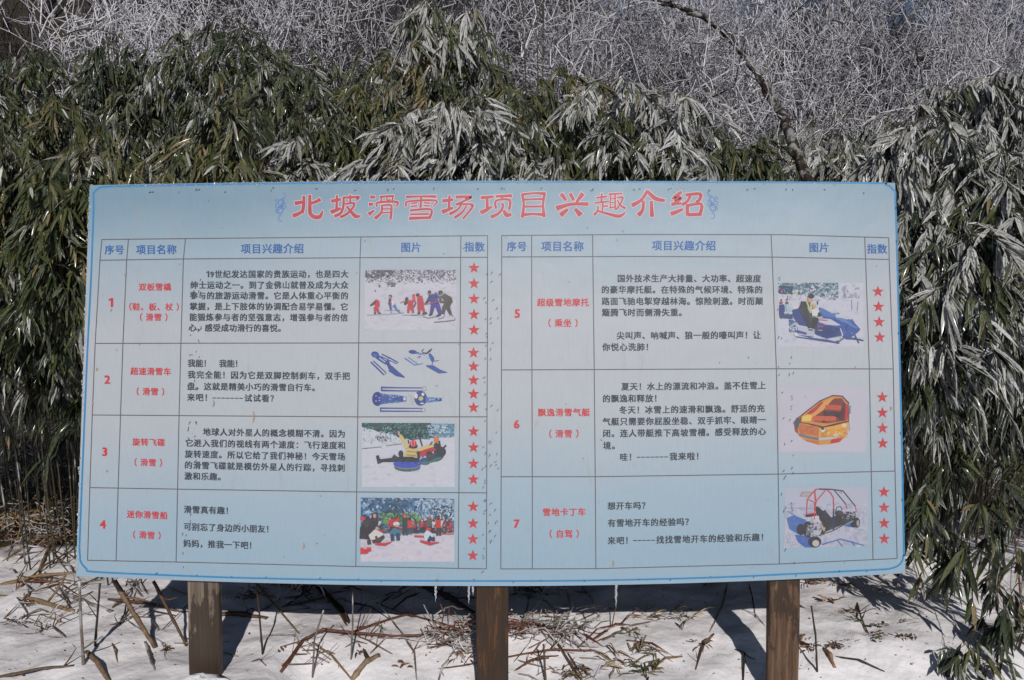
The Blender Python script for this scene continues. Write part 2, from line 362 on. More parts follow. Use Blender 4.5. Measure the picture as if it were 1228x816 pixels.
# table grid
def G(c=(92,84,88),w_=1.1):
    q=Print(base=.0004)
    L=[[(122.2,287.5),(222.5,286.4),(432.9,284.4),(584.7,282.8)],[(119.9,312.4),(220,310.8),(432,309.3),(584.7,308.8)],
       [(114.2,412.1),(430,411.5),(584.5,411.2)],[(110.7,497.9),(430,500.2),(584,500.1)],[(107.8,585),(212,586.8),(428,590.2),(583.7,591.3)],
       [(105,672.2),(211.2,674.2),(427,679.6),(583.3,682.5)],
       [(601.7,282.7),(770,281.4),(940,281.7),(1066,285.4)],[(601.6,308.4),(770,307.8),(930,308.6),(1066.2,311.4)],
       [(601.4,443.9),(931.5,442.5),(1071.2,442.7)],[(601,571.9),(714,571.9),(933.1,568.8),(1073.2,565.1)],
       [(600.6,682.5),(714.4,682.2),(934.5,676.6),(1075.8,670)],
       [(122.2,287.5),(119.9,312.4),(114.2,412.1),(110.7,497.9),(107.8,585),(105,672.2)],
       [(154.1,287.2),(152,312),(147.5,412),(144.6,498.3),(141.7,585.5),(139.2,673)],
       [(222.5,286.4),(220,310.8),(217,411.8),(214.8,498.7),(213,586.8),(211.2,674.2)],
       [(432.9,284.4),(431.8,309.3),(430.2,411.5),(429,500.2),(427.8,590.2),(426.7,679.6)],
       [(552.8,283.2),(552.4,309),(551.8,411.3),(551.1,500.1),(550.3,591.1),(549.6,682)],
       [(584.7,282.8),(584.6,411.2),(584,500.1),(583.7,591.3),(583.3,682.5)],
       [(601.7,282.7),(601.4,443.9),(601,571.9),(600.6,682.5)],
       [(637.5,282.3),(637.9,443.8),(638.3,571.9),(638.4,682.4)],
       [(710.6,281.7),(712.6,443.6),(713.8,571.9),(714.6,682.2)],
       [(924.6,281.6),(926,308.5),(931,442.5),(933.2,568.8),(934.6,676.6)],
       [(1036.8,284.1),(1038,310.4),(1042.5,442.6),(1044.8,566.4),(1046.9,671.2)],
       [(1065.8,285.4),(1066.3,311.4),(1071.2,442.7),(1073.3,565.1),(1075.8,670)]]
    for l in L: q.line(c,l,w_)
    q.obj('table_grid')['kind']='stuff'
G()
# glyphs from the built-in CJK font
_fc=bpy.data.curves.new('glyph','FONT'); _fo=bpy.data.objects.new('glyph',_fc); col.objects.link(_fo)
_fc.resolution_u=2
_gc={}
_own={'-':([(.0,.30),(.40,.30),(.40,.37),(.0,.37)],[[0,1,2,3]]),
 '1':([(.26,.02),(.39,.02),(.39,.74),(.28,.74),(.26,.60),(.26,.66),(.08,.52),(.08,.62),(.28,.73)],[[0,1,2,3],[7,6,5,8]])}
def glyph(ch,bold):
    if ch in _own: return _own[ch]
    k=(ch,bold)
    if k not in _gc:
        _fc.offset=bold; _fc.body=ch
        dg=bpy.context.evaluated_depsgraph_get(); dg.update()
        me=bpy.data.meshes.new_from_object(_fo.evaluated_get(dg))
        _gc[k]=([tuple(v.co[:2]) for v in me.vertices],[list(f.vertices) for f in me.polygons])
        bpy.data.meshes.remove(me)
    return _gc[k]
ZH_NARROW='1234567890-'
def text(name,body,x0,yc,pitch,size,c,bold=.026,center=False,half_dash=True,slope=True,parent=sign,cellw=None):
    adv=[]
    for ch in body:
        adv.append(pitch*(.34 if ch==' ' else .52 if ch in '-' else .5 if ch in ZH_NARROW else 1.))
    tot=sum(adv); x=x0-tot/2 if center else x0; xref=x0
    b=MB(); lc=lin(c)
    for ch,a in zip(body,adv):
        if ch in ' 　': x+=a; continue
        if ch in '-1': lw=1
        v,f=glyph(ch,0.0); sx=size*.98
        cx0=x+(a-size)/2 if ch not in ZH_NARROW else x
        if ch=='）': pass
        for kk,(ex,ey) in enumerate(((-1,-.6),(1,-.6),(1,.6),(-1,.6))):
            q=[]
            for gx,gy in v:
                X=cx0+(gx+ex*bold)*sx; Y=yc-(gy-.38+ey*bold)*size
                if slope: Y+=bow(X,yc)-bow(xref,yc)
                q.append(B(X,Y,.0006+kk*.000004))
            b.add(q,f,lc)
        x+=a
    o=b.obj(name,[M['ink']],parent); o['kind']='stuff'; return o
BLUE=(6,80,146); RED=(178,30,42); INK=(24,34,50)
for body,x,y,p_ in [('序号',137.5,299.8,12),('项目名称',187.7,299.5,12.3),('项目兴趣介绍',326.8,298.4,12.7),('图片',493,296.7,12.6),('指数',569.2,296.2,12.6),
                    ('序号',619.9,295.7,12.4),('项目名称',674.7,295.6,12.9),('项目兴趣介绍',820.3,294.7,12.9),('图片',982.3,297,12.4),('指数',1051.8,298.7,12.4)]:
    text('column_heading',body,x,y,p_,p_*.98,BLUE,.026,True)
for d,x,y in [('1',133.8,363),('2',129.3,455),('3',126.3,541.5),('4',124.1,628.6),('5',620.9,375.8),('6',620.1,508.4),('7',619.8,627.8)]:
    text('row_number',d,x-.2,y,15,14,RED,.045,True)
for body,x,y in [('双板雪橇',186,344.4),('（鞋、板、杖 ）',184.9,368.2),('（ 滑雪 ）',184.5,380.6),('超速滑雪车',181,445.6),('（ 滑雪 ）',180.6,469.8),
                 ('旋转飞碟',178.5,530.5),('（ 滑雪 ）',178,554.8),('迷你滑雪船',176.7,617.6),('（ 滑雪 ）',176.3,641.9),
                 ('超级雪地摩托',675.3,362.9),('（ 乘坐 ）',675.3,387.6),('飘逸滑雪气艇',676.3,494.8),('（ 滑雪 ）',676.3,520.3),('雪地卡丁车',676.7,614.3),('（ 自驾 ）',676.7,640.4)]:
    text('item_name',body,x,y,9.9 if x<400 else 10.5,9.6 if x<400 else 10.1,RED,.03,True)
TX=[('　19世纪发达国家的贵族运动，也是四大',228.4,329.1,418.3),('绅士运动之一。到了金佛山就普及成为大众',228,342.1,418.3),('参与的旅游运动滑雪。它是人体重心平衡的',227.6,354.7,418.2),
('掌握，是上下肢体的协调配合易学易懂。它',227.2,367.6,418),('能锻炼参与者的坚强意志，增强参与者的信',226.8,380.5,417.8),('心，感受成功滑行的喜悦。',226,393.2,343),
('我能！　我能！',225.2,435.7,291),('我完全能！因为它是双脚控制刹车，双手把',224.8,449.4,420.4),('盘。这就是精美小巧的滑雪自行车。',224.3,463.3,384),('来吧！-------试试看？',224,476.6,334),
('地球人对外星人的概念模糊不清。因为',243.2,518,414.7),('它进入我们的视线有两个速度：飞行速度和',222,531.2,415),('旋转速度。所以它给了我们神秘！今天雪场',221.6,544.5,414.5),
('的滑雪飞碟就是模仿外星人的行踪，寻找刺',221.2,557.8,414.3),('激和乐趣。',221,570.9,271),
('滑雪真有趣！',220.4,611,280),('可别忘了身边的小朋友！',220.2,631.6,328.5),('妈妈，推我一下吧！',219.8,651.6,308),
('国外技术生产大排量、大功率、超速度',740,334.1,913),('的豪华摩托艇。在特殊的气候环境、特殊的',720.9,347.6,915),('路面飞驰电掣穿越林海。惊险刺激。时而颠',721.3,361.5,915.5),
('簸腾飞时而侧滑失重。',721.6,375,824),('尖叫声、呐喊声、狼一般的嚎叫声！让',739.1,402.7,913),('你悦心洗肺！',722,416.5,784),
('夏天！水上的漂流和冲浪。盖不住雪上',744.8,463.9,919),('的飘逸和释放！',722.3,478.3,794),('冬天！冰雪上的速滑和飘逸。舒适的充',742.2,491.9,917.5),
('气艇只需要你屁股坐稳、双手抓牢、眼睛一',722.3,505.9,919),('闭。连人带艇推下高坡雪槽。感受释放的心',722.5,520,919),('境。',722.8,534.6,744),
('哇！-------我来啦！',742.8,548.4,844.5),('想开车吗？',728.3,607,779.5),('有雪地开车的经验吗？',728.5,627.5,831.5),('来吧！-----找找雪地开车的经验和乐趣！',728.3,648.6,922)]
for body,x,y,x1 in TX:
    n_=sum(.52 if ch=='-' else .5 if ch in ZH_NARROW else 1 for ch in body)
    pi_=(x1-x)/n_
    if body[0]=='　' : x,pi_=237.,(418.3-237)/n_
    o=text('text_line',body,x,y,pi_,9.7 if x<500 else 9.9,INK,.032)
bpy.data.objects.remove(_fo); bpy.data.curves.remove(_fc)
# stars
def star(x,y,r=7.3):
    q=Print(base=.0006); q.poly((196,44,54),[(x+r*(1 if i%2==0 else .42)*math.sin(math.pi*i/5),y-r*(1 if i%2==0 else .42)*math.cos(math.pi*i/5)) for i in range(10)]); return q.obj('rating_star')
for xs,ys in [((568.5,568.5),(321.6,340.3,358.8,377.5,396)),((567.9,567.9),(423.4,439.8,456.3,472.8,489)),((567.9,567.7),(517.7,536.9,556.4,575.3)),((567.5,567),(607.9,628.1,647,666.5)),
              ((1052.8,1055),(350,368.2,386.5,404.9)),((1058,1058.6),(476.7,495.2,513.8,532)),((1060,1060.4),(590.3,609.1,627.7,646.5))]:
    for i,y in enumerate(ys): star(xs[0]+(xs[1]-xs[0])*i/(len(ys)-1),y)
# title characters, brush strokes in clerical style (zoom units)
TA=(320,222,.1466); TB=(480,222,.1466); TC=(620,218,.2117)
TIT=[(TA,'北',[([(228,152),(290,140)],[34,26]),([(302,88),(302,160),(290,232)],[22,28,26]),([(212,254),(255,238),(300,210)],[36,30,24]),([(352,80),(352,190),(358,238),(395,264),(436,258),(458,206)],[24,30,32,34,32,8]),([(358,152),(400,138),(440,118)],[24,26,32])]),
(TA,'坡',[([(526,134),(606,118)],[30,22]),([(574,84),(570,212)],[18,24]),([(522,224),(565,208),(606,190)],[34,28,20]),([(622,104),(692,102),(752,100),(732,130)],[18,20,22,10]),([(628,104),(626,178),(602,232),(552,258)],[18,20,22,26]),([(683,80),(683,150)],[16,18]),([(640,156),(716,150),(694,200),(645,244),(600,264)],[16,18,20,22,24]),([(652,172),(690,220),(730,258),(770,252)],[16,24,34,8])]),
(TA,'滑',[([(846,98),(888,102)],[30,20]),([(834,160),(872,156)],[32,20]),([(832,242),(882,206)],[34,12]),([(922,98),(1040,90)],[18,18]),([(938,98),(934,142)],13),([(1030,92),(1026,142)],14),([(985,98),(982,122),(1014,120)],9),([(902,178),(910,144),(1068,140),(1052,184)],[16,18,20,8]),([(942,165),(936,226),(884,276)],[18,20,30]),([(945,168),(1014,166),(1018,225),(1010,284)],[14,18,20,22]),([(942,196),(1012,196)],11),([(938,228),(1012,226)],12)]),
(TB,'雪',[([(46,98),(170,94),(296,96)],[22,16,24]),([(52,178),(64,136),(292,128),(268,178)],[16,16,18,8]),([(172,98),(165,188)],18),([(86,152),(140,146)],12),([(84,176),(140,170)],12),([(194,146),(246,150)],12),([(194,168),(242,172)],12),([(78,210),(250,200),(238,276)],[18,18,22]),([(80,241),(236,238)],15),([(72,274),(240,268)],[26,22])]),
(TB,'场',[([(344,132),(434,120)],[30,22]),([(403,86),(398,202)],[18,24]),([(342,222),(385,206),(432,186)],[36,28,18]),([(452,100),(582,98),(530,128),(452,162)],[26,22,18,18]),([(456,160),(572,158),(592,176),(556,226),(512,278)],[16,18,22,18,16]),([(498,166),(465,205),(402,240)],[16,18,26]),([(542,168),(508,222),(444,270)],[14,18,24])]),
(TB,'项',[([(658,106),(764,96)],[28,22]),([(710,104),(712,192)],[22,26]),([(656,228),(700,208),(750,176)],[36,30,18]),([(780,94),(914,88)],[22,24]),([(838,94),(824,126)],16),([(784,196),(784,130),(894,124),(890,204)],[20,18,20,22]),([(836,148),(836,190),(800,236),(740,264)],[20,20,24,30]),([(846,206),(870,246),(910,240)],[20,38,20])]),
(TB,'目',[([(996,72),(1010,160),(998,268)],[22,20,28]),([(994,80),(1090,68),(1188,72)],[22,18,26]),([(1182,70),(1168,160),(1178,264)],[22,20,28]),([(1008,120),(1170,116)],18),([(1010,178),(1168,176)],18),([(1002,244),(1090,238),(1176,244)],[28,22,28])]),
(TC,'兴',[([(250,68),(278,108)],[24,16]),([(300,66),(322,108)],[22,16]),([(374,66),(336,118)],[28,14]),([(222,152),(310,128),(406,128)],[30,18,22]),([(288,156),(246,192)],[16,30]),([(328,154),(362,192)],[18,32])]),
(TC,'趣',[([(448,92),(512,84)],11),([(480,66),(478,120)],11),([(438,121),(522,112)],11),([(486,118),(484,166)],10),([(485,140),(516,138)],10),([(458,138),(456,166),(436,190)],[10,11,16]),([(450,164),(520,184),(580,196),(616,172)],[12,16,20,6]),([(518,72),(598,67)],10),([(530,72),(528,146)],8),([(556,70),(556,162)],9),([(530,97),(555,95)],7),([(530,120),(555,118)],7),([(520,150),(562,142)],8),([(565,92),(600,90),(585,126),(562,160)],[9,11,10,11]),([(568,104),(585,134),(614,152)],[9,10,16])]),
(TC,'介',[([(740,50),(704,104),(650,136)],[18,18,26]),([(738,54),(784,96),(838,108)],[18,24,18]),([(716,108),(712,160),(686,192)],[16,18,28]),([(760,110),(765,200)],[18,24])]),
(TC,'绍',[([(932,58),(884,96),(934,92),(876,132)],[18,18,16,18]),([(874,132),(932,122)],14),([(870,184),(904,172),(940,156)],[26,22,14]),([(954,76),(1038,70),(1032,104),(1012,116)],[18,18,18,14]),([(984,74),(966,110),(934,132)],[16,16,18]),([(964,128),(966,194)],[18,22]),([(964,136),(1044,128),(1034,194)],[18,18,22]),([(968,188),(1036,186)],[20,20])])]
title=Print(base=.0004)
for (ox,oy,s_),ch,st in TIT:
    halo=Print(ox,oy,s_,.0004)
    for pts,wd in st:
        ws=wd if isinstance(wd,list) else [wd]*len(pts)
        e=4.6*(.1466/s_)*2.
        cv=curve([(a[0],a[1],b) for a,b in zip(pts,ws)],4)
        d0=(cv[1][0]-cv[0][0],cv[1][1]-cv[0][1]); l0=math.hypot(*d0); d1=(cv[-1][0]-cv[-2][0],cv[-1][1]-cv[-2][1]); l1=math.hypot(*d1)
        cvh=[(cv[0][0]-d0[0]/l0*e/2,cv[0][1]-d0[1]/l0*e/2,cv[0][2])]+cv+[(cv[-1][0]+d1[0]/l1*e/2,cv[-1][1]+d1[1]/l1*e/2,cv[-1][2])]
        halo.line((214,196,206),[(a[0],a[1]) for a in cvh],[a[2]+e*1.2 for a in cvh])
    for pts,wd in st:
        ws=wd if isinstance(wd,list) else [wd]*len(pts)
        cv=curve([(a[0],a[1],b) for a,b in zip(pts,ws)],4)
        halo.line((186,44,58),[(a[0],a[1]) for a in cv],[a[2]*1.0 for a in cv])
    halo.obj('title_character')
# scroll ornaments
for ox,sg in ((337,1),(854,-1)):
    q=Print(base=.0006); c=(70,120,190)
    def arc(cx,cy,r,a0,a1,w_=.9,sy=1.): q.line(c,[(ox+sg*(cx+r*math.cos(R(a))),cy+r*sy*math.sin(R(a))) for a in np.linspace(a0,a1,12)],w_)
    y0=248 if sg==1 else 245
    arc(0,y0-4,3.4,-200,120,1.2,1.3); arc(-1,y0+4,3.4,-120,200,1.2,1.3); arc(-4.5,y0-1,2.2,0,300); arc(-4,y0+5,2.3,60,360); arc(3,y0-1,2.6,0,330,1.1,1.5); arc(0,y0,2,0,360,1.3)
    arc(2,y0-13,3,-90,120,.8,1.2); arc(0,y0+14,3,60,280,.8,1.2); arc(-5,y0-7,1.6,90,360,.8); arc(4,y0-9,1.8,100,270,.7)
    q.obj('scroll_ornament')
# ---------------------------------------------------------------- printed photographs
def person_(q,x,y,h,c1,c2,lean=0,head=(60,45,50),hat=None):
    q.line(c2,[(x-.06*h,y),(x-.03*h+lean*.4,y-.45*h)],.13*h); q.line(c2,[(x+.1*h,y),(x+.04*h+lean*.4,y-.45*h)],.13*h)
    q.line(c1,[(x+lean*.4,y-.4*h),(x+lean,y-.84*h)],[.24*h,.27*h]); q.ell(head,x+lean*1.15,y-.92*h,.075*h,.09*h)
    if hat: q.ell(hat,x+lean*1.15,y-.97*h,.085*h,.06*h)
# 1 skiers
q=Print(430,315,.1042,.0004); q.rect((196,196,208),72,85,1125,780); q.mottle((194,193,206),72,240,1125,780,160)
tr=lambda x,y: random.random()<max(0,(1-(y-85)/150)**.8)
q.blobs([(112,110,135),(130,128,150),(90,84,104),(150,150,170)],74,86,1123,235,900,4,13,tr,2.2)
q.blobs([(196,196,208),(210,208,216)],74,100,1123,240,260,3,9,None,2.2); q.blobs([(120,112,130),(100,94,112)],310,225,430,275,26,6,14)
q.blobs([(104,96,112),(80,74,90)],80,88,400,175,110,5,14)
q.ell((90,85,100),196,325,6,10); q.ell((110,108,125),243,268,12,14)
RD=(186,58,68)
for a,b in (((95,605),(330,590)),((300,550),(480,545)),((320,598),(530,575)),((500,605),(680,600)),((600,608),(760,600))): q.line((130,130,150),[a,b],4)
q.line(RD,[(195,585),(190,530),(215,500)],[22,32,40]); q.line(RD,[(235,580),(215,530),(215,490)],[22,32,48]); q.line(RD,[(218,500),(215,455),(190,438)],[60,60,40]); q.line((90,50,70),[(200,450),(160,480),(135,495)],[30,20,10]); q.line((60,60,90),[(180,582),(205,584)],12); q.line((60,60,90),[(230,580),(260,584)],10)
q.ell((70,60,75),368,388,20,16); q.ell((200,140,130),362,402,16,14); q.line((80,70,90),[(365,420),(360,480)],[30,34]); q.line((190,70,80),[(365,470),(400,455)],18); q.line((205,210,225),[(390,440),(400,500)],[26,18]); q.line((70,85,130),[(365,480),(375,545)],[30,22]); q.line((80,120,170),[(410,485),(440,540),(485,578)],[30,20,12]); q.line((110,150,190),[(375,545),(378,575)],14)
q.ell((70,45,60),556,420,20,20); q.line((100,50,60),[(575,430),(530,480)],[40,26]); q.line(RD,[(600,435),(600,510)],[60,70]); q.line(RD,[(585,505),(570,575)],[44,26]); q.line(RD,[(615,505),(630,575)],[44,24]); q.line((210,160,140),[(480,460),(540,440)],9)
q.line((205,70,90),[(635,375),(640,450)],[30,40]); q.ell((200,60,80),637,378,16,14); q.line((70,90,140),[(660,460),(640,510)],16)
q.ell((60,45,60),683,372,22,18); q.line((184,60,72),[(705,385),(715,470),(720,520)],[60,80,66]); q.line((184,60,72),[(700,510),(700,575)],[50,30]); q.line((184,60,72),[(735,510),(760,575)],[40,26]); q.line((60,55,75),[(680,585),(712,578)],18); q.line((60,55,75),[(735,592),(790,580)],20)
q.ell((58,45,58),818,340,20,18); q.ell((150,100,95),812,360,14,12); q.line((66,66,130),[(830,370),(860,420),(890,470)],[50,90,90]); q.line((58,62,115),[(830,385),(800,440),(765,478)],[40,30,16]); q.line((66,60,130),[(860,480),(835,595)],[54,34]); q.line((76,60,150),[(900,470),(945,590)],[60,44]); q.line((80,80,150),[(880,350),(925,400)],30); q.line((45,45,65),[(900,615),(950,595)],20); q.line((45,45,65),[(810,604),(845,596)],14)
q.ell((60,66,60),945,345,28,24); q.ell((160,110,100),950,375,14,16); q.line((72,68,64),[(970,375),(1040,430),(1060,470)],[50,90,60]); q.line((80,72,64),[(940,400),(950,450),(1000,455)],[30,28,20]); q.line((74,66,66),[(1040,450),(985,520),(975,590)],[60,48,30]); q.line((74,66,66),[(1040,460),(1030,520),(1065,600)],[60,48,28]); q.line((205,90,95),[(1070,595),(1090,615)],10)
q.line((60,60,80),[(745,620),(800,638),(900,620)],5); q.line((60,60,80),[(870,686),(1000,676),(1112,660),(1110,630)],6); q.line((80,80,100),[(920,650),(980,630),(995,600)],5); q.line((190,70,90),[(750,480),(830,470),(940,440)],7)
q.obj('photo_print')['label']='printed photo of children and adults skiing in a line'
# 2 sled products
q=Print(430,410,.1103,.0004); NB=(40,66,140); MBl=(62,98,170); LB=(150,180,215)
q.ell(NB,180,140,44,34,15); q.ell(MBl,176,148,26,18); q.line(NB,[(200,160),(260,205),(310,235)],[50,44,40]); q.line(LB,[(225,175),(290,222)],14)
q.line(NB,[(250,135),(345,180),(430,230)],[14,14,18]); q.line(NB,[(240,160),(330,200),(415,240)],12); q.line(NB,[(325,165),(320,240),(350,290)],[26,36,50]); q.line((50,76,150),[(345,290),(420,350),(500,388)],[70,56,14]); q.line(NB,[(135,220),(275,360)],[20,16]); q.line(NB,[(160,210),(300,340)],[14,12]); q.line((90,90,110),[(275,362),(300,340)],8)
q.line((205,212,226),[(148,216),(288,350)],8); q.line((205,212,226),[(250,150),(420,235)],6)
q.ell(NB,590,112,46,22,5); q.line(MBl,[(620,118),(690,135)],[26,14]); q.line((70,60,80),[(710,80),(688,100),(700,122),(740,128),(775,100),(800,75)],[10,12,14,20,24,8]); q.line((60,90,160),[(770,130),(800,185),(810,215)],[26,50,30]); q.line(LB,[(735,165),(780,195)],20); q.line((50,80,150),[(810,215),(875,204)],8); q.line(MBl,[(805,215),(800,250)],10)
q.line((60,86,160),[(735,262),(800,278),(880,325),(965,335)],[14,52,46,8]); q.line((80,120,180),[(500,178),(610,255),(705,238)],[16,14,8]); q.line((60,90,150),[(540,170),(640,240)],8); q.blobs([NB,LB,(90,120,180)],640,120,720,190,14,5,9)
for y in (497,530): q.line((46,72,150),[(250,y),(400,y+4),(690,y+6)],[20,14,12])
q.line((46,72,150),[(250,490),(252,535)],16)
for y in (723,755): q.line((46,72,150),[(240,y),(400,y+1),(690,y+2)],[16,14,10])
q.line((46,72,150),[(240,715),(240,762)],14); q.ell((120,122,130),714,512,22,26); q.ell((196,196,204),714,512,15,18); q.ell((120,122,130),706,742,22,24); q.ell((196,196,204),706,742,15,17)
q.ell((40,56,132),205,622,58,78); q.line((54,90,160),[(240,622),(320,622),(400,622),(520,624)],[120,96,90,50]); q.blobs([(190,200,220),LB],260,575,520,670,60,3,7); q.line((54,84,160),[(240,622),(330,622)],[90,60]); q.line((46,76,150),[(370,622),(480,622)],[20,70]); q.ell((205,208,218),500,622,14,18)
for p1 in ((190,590),(190,645),(225,610),(225,640)): q.ell((200,204,220),p1[0],p1[1],7,6)
q.blobs([(176,180,192)],540,560,600,690,16,7,12); q.ell((46,66,140),675,615,70,82); q.ell((205,208,218),625,590,20,28); q.ell((205,208,218),700,572,16,18); q.ell((205,208,218),690,670,20,8); q.ell((190,180,110),678,618,26,24)
q.poly((64,110,170),[(730,600),(905,612),(905,646),(730,664)]); q.line((40,60,140),[(840,630),(905,630)],26); q.blobs([(180,195,220)],740,605,880,655,24,3,6)
q.obj('photo_print')['label']='printed pictures of three blue ski sleds on white'
# 3 snow tubes
q=Print(425,500,.1059,.0004); q.rect((198,200,212),85,70,1135,795); q.mottle((196,197,209),85,120,1135,795,160)
q.poly((40,72,74),[(85,70),(870,70),(960,235),(860,240),(640,265),(520,215),(330,175),(85,115)])
q.poly((92,140,168),[(860,75),(1135,78),(1132,225),(1010,235),(900,220)])
q.blobs([(30,54,56),(56,96,88),(70,120,112),(36,66,72),(100,140,150)],88,72,900,255,620,5,13,lambda x,y:y<120+(x-85)*.25,1.5)
q.blobs([(160,180,200),(110,160,185),(70,120,150),(205,208,216)],830,76,1130,230,160,5,14)
q.blobs([(160,190,205),(120,160,170)],90,110,520,300,90,3,8); q.blobs([(60,60,70),(90,90,100)],240,215,420,280,46,3,9)
q.blobs([(70,110,96),(110,140,130)],88,335,540,362,1,5,6); q.line((110,140,132),[(85,358),(310,338)],6); q.line((110,140,132),[(360,325),(540,302)],6)
q.ell((36,70,140),800,500,60,40); q.ell((60,110,110),800,520,55,22); q.ell((44,58,84),920,455,95,50,-12); q.ell((60,110,100),920,485,85,16,-20); q.ell((40,48,60),970,395,70,60)
q.line((182,40,60),[(750,430),(820,390),(920,350)],[70,60,46]); q.ell((52,40,52),930,330,40,34); q.ell((205,120,70),928,258,30,36); q.line((205,120,70),[(928,250),(932,200)],22); q.line((50,40,50),[(960,270),(975,350)],20); q.line((36,36,48),[(770,330),(745,250)],16); q.ell((36,36,48),742,212,22,26); q.line((60,45,50),[(1000,360),(1040,320)],18); q.ell((60,45,50),850,430,40,44); q.line((40,36,44),[(855,320),(885,280)],12)
q.ell((34,86,110),600,565,150,52); q.ell((44,74,180),600,530,158,54); q.blobs([(54,86,190),(36,60,160),(80,110,200)],460,500,740,560,30,6,14); q.line((170,120,90),[(450,560),(520,580),(600,584),(700,576),(750,552)],9); q.blobs([(90,150,150),(60,110,120)],470,585,740,605,24,4,8)
q.line((40,46,62),[(270,500),(330,492),(520,480),(740,488)],[44,34,60,44]); q.ell((36,40,54),600,480,110,30); q.line((36,42,56),[(262,435),(285,525)],[34,44]); q.ell((34,38,50),528,415,28,36); q.line((36,40,52),[(530,430),(545,500)],[46,36]); q.line((42,50,80),[(440,440),(480,470)],40)
q.poly((200,178,110),[(600,350),(700,350),(715,450),(560,450)]); q.line((205,184,116),[(600,350),(560,270),(520,205)],[44,40,30]); q.line((205,182,110),[(715,380),(800,350),(900,325)],[36,36,26]); q.line((205,150,160),[(512,205),(500,160)],[24,18]); q.line((90,70,70),[(600,390),(700,398)],7); q.line((90,70,70),[(590,430),(700,436)],7); q.line((54,50,56),[(720,390),(735,460)],36)
q.ell((48,34,44),668,330,50,30); q.ell((200,50,60),668,300,38,38); q.line((230,170,180),[(650,270),(650,330)],5); q.line((230,170,180),[(680,268),(680,335)],5); q.line((50,44,60),[(610,260),(620,300)],16)
q.obj('photo_print')['label']='printed photo of riders on blue snow tubes'
# 4 crowd with red sleds
q=Print(425,590,.1164,.0004); q.rect((200,196,208),65,60,1030,720); q.mottle((198,193,205),65,430,1030,720,120)
q.poly((70,110,150),[(65,60),(740,66),(1030,70),(1028,420),(620,430),(480,430),(65,430)])
q.blobs([(46,84,124),(90,134,170),(140,172,200),(60,100,140),(36,66,100),(170,190,212)],66,62,740,330,520,7,18)
q.blobs([(30,58,80),(44,78,104),(56,96,130)],300,80,560,250,120,8,18)
q.blobs([(188,200,216),(150,176,200),(170,190,210),(120,150,176)],700,72,1028,300,300,6,15); q.blobs([(60,90,110),(40,66,90)],800,140,1026,310,120,5,12)
q.blobs([(90,140,84),(70,116,70),(120,160,100),(60,96,70)],270,215,680,330,200,7,16)
cl=[(190,44,50),(44,48,64),(60,66,90),(184,60,60),(70,64,60),(196,196,200),(120,40,60),(50,80,90)]
for i in range(46):
    x=random.uniform(80,1015); y=random.uniform(385,425); person_(q,x,y,random.uniform(95,150),random.choice(cl),random.choice([(36,38,52),(44,44,60),(60,44,50)]),random.uniform(-4,4),(190,140,130) if random.random()<.3 else (40,34,40),random.choice([None,(200,50,50),None,(190,190,200)]))
q.blobs([(40,40,52),(190,50,56),(60,64,80),(150,130,120)],240,320,1020,420,170,5,13)
person_(q,522,440,215,(40,60,60),(36,56,56),0,(200,110,90),(200,70,60)); person_(q,572,430,170,(196,44,44),(44,56,90)); person_(q,868,445,195,(196,48,44),(34,34,48)); person_(q,775,420,180,(70,90,88),(50,60,70),0,(170,110,100)); person_(q,390,420,170,(190,40,44),(46,40,50))
q.line((196,36,44),[(890,428),(1026,425)],9); q.line((196,36,44),[(620,450),(720,455)],18); q.ell((150,40,70),85,270,24,18)
q.line((38,32,44),[(110,480),(120,380),(150,270)],[110,120,90]); q.line((38,32,44),[(200,380),(215,300),(215,230)],[60,80,66]); q.ell((36,28,38),215,240,36,34); q.ell((196,140,136),212,242,17,22); q.ell((196,50,56),92,268,26,22)
q.line((198,40,44),[(215,530),(320,536),(385,510)],[20,30,8]); q.poly((205,200,200),[(150,440),(215,380),(300,420),(290,480),(170,490)]); q.line((44,40,52),[(150,490),(160,535)],40); q.line((50,42,54),[(190,510),(260,490),(310,450)],[30,50,30]); q.line((90,30,40),[(225,450),(240,490)],26); q.ell((190,150,140),236,370,16,18)
q.poly((70,112,136),[(365,410),(410,360),(500,395),(480,440),(380,450)]); q.line((40,60,90),[(400,500),(390,430)],40); q.line((40,60,90),[(455,495),(450,420)],40); q.ell((206,206,214),436,325,34,22); q.ell((196,150,140),440,345,20,14)
q.line((198,36,48),[(680,500),(780,530),(875,515)],[20,32,8]); q.poly((196,206,222),[(715,430),(750,385),(815,430),(790,510),(730,500)]); q.line((40,50,90),[(760,505),(800,460)],[30,56]); q.line((40,50,90),[(820,500),(815,460)],30); q.ell((206,50,56),765,380,26,16)
q.poly((196,40,52),[(65,572),(175,566),(180,600),(150,612),(140,628),(65,634)]); q.ell((226,180,190),115,578,20,5)
q.obj('photo_print')['label']='printed photo of a crowd with small red sleds'
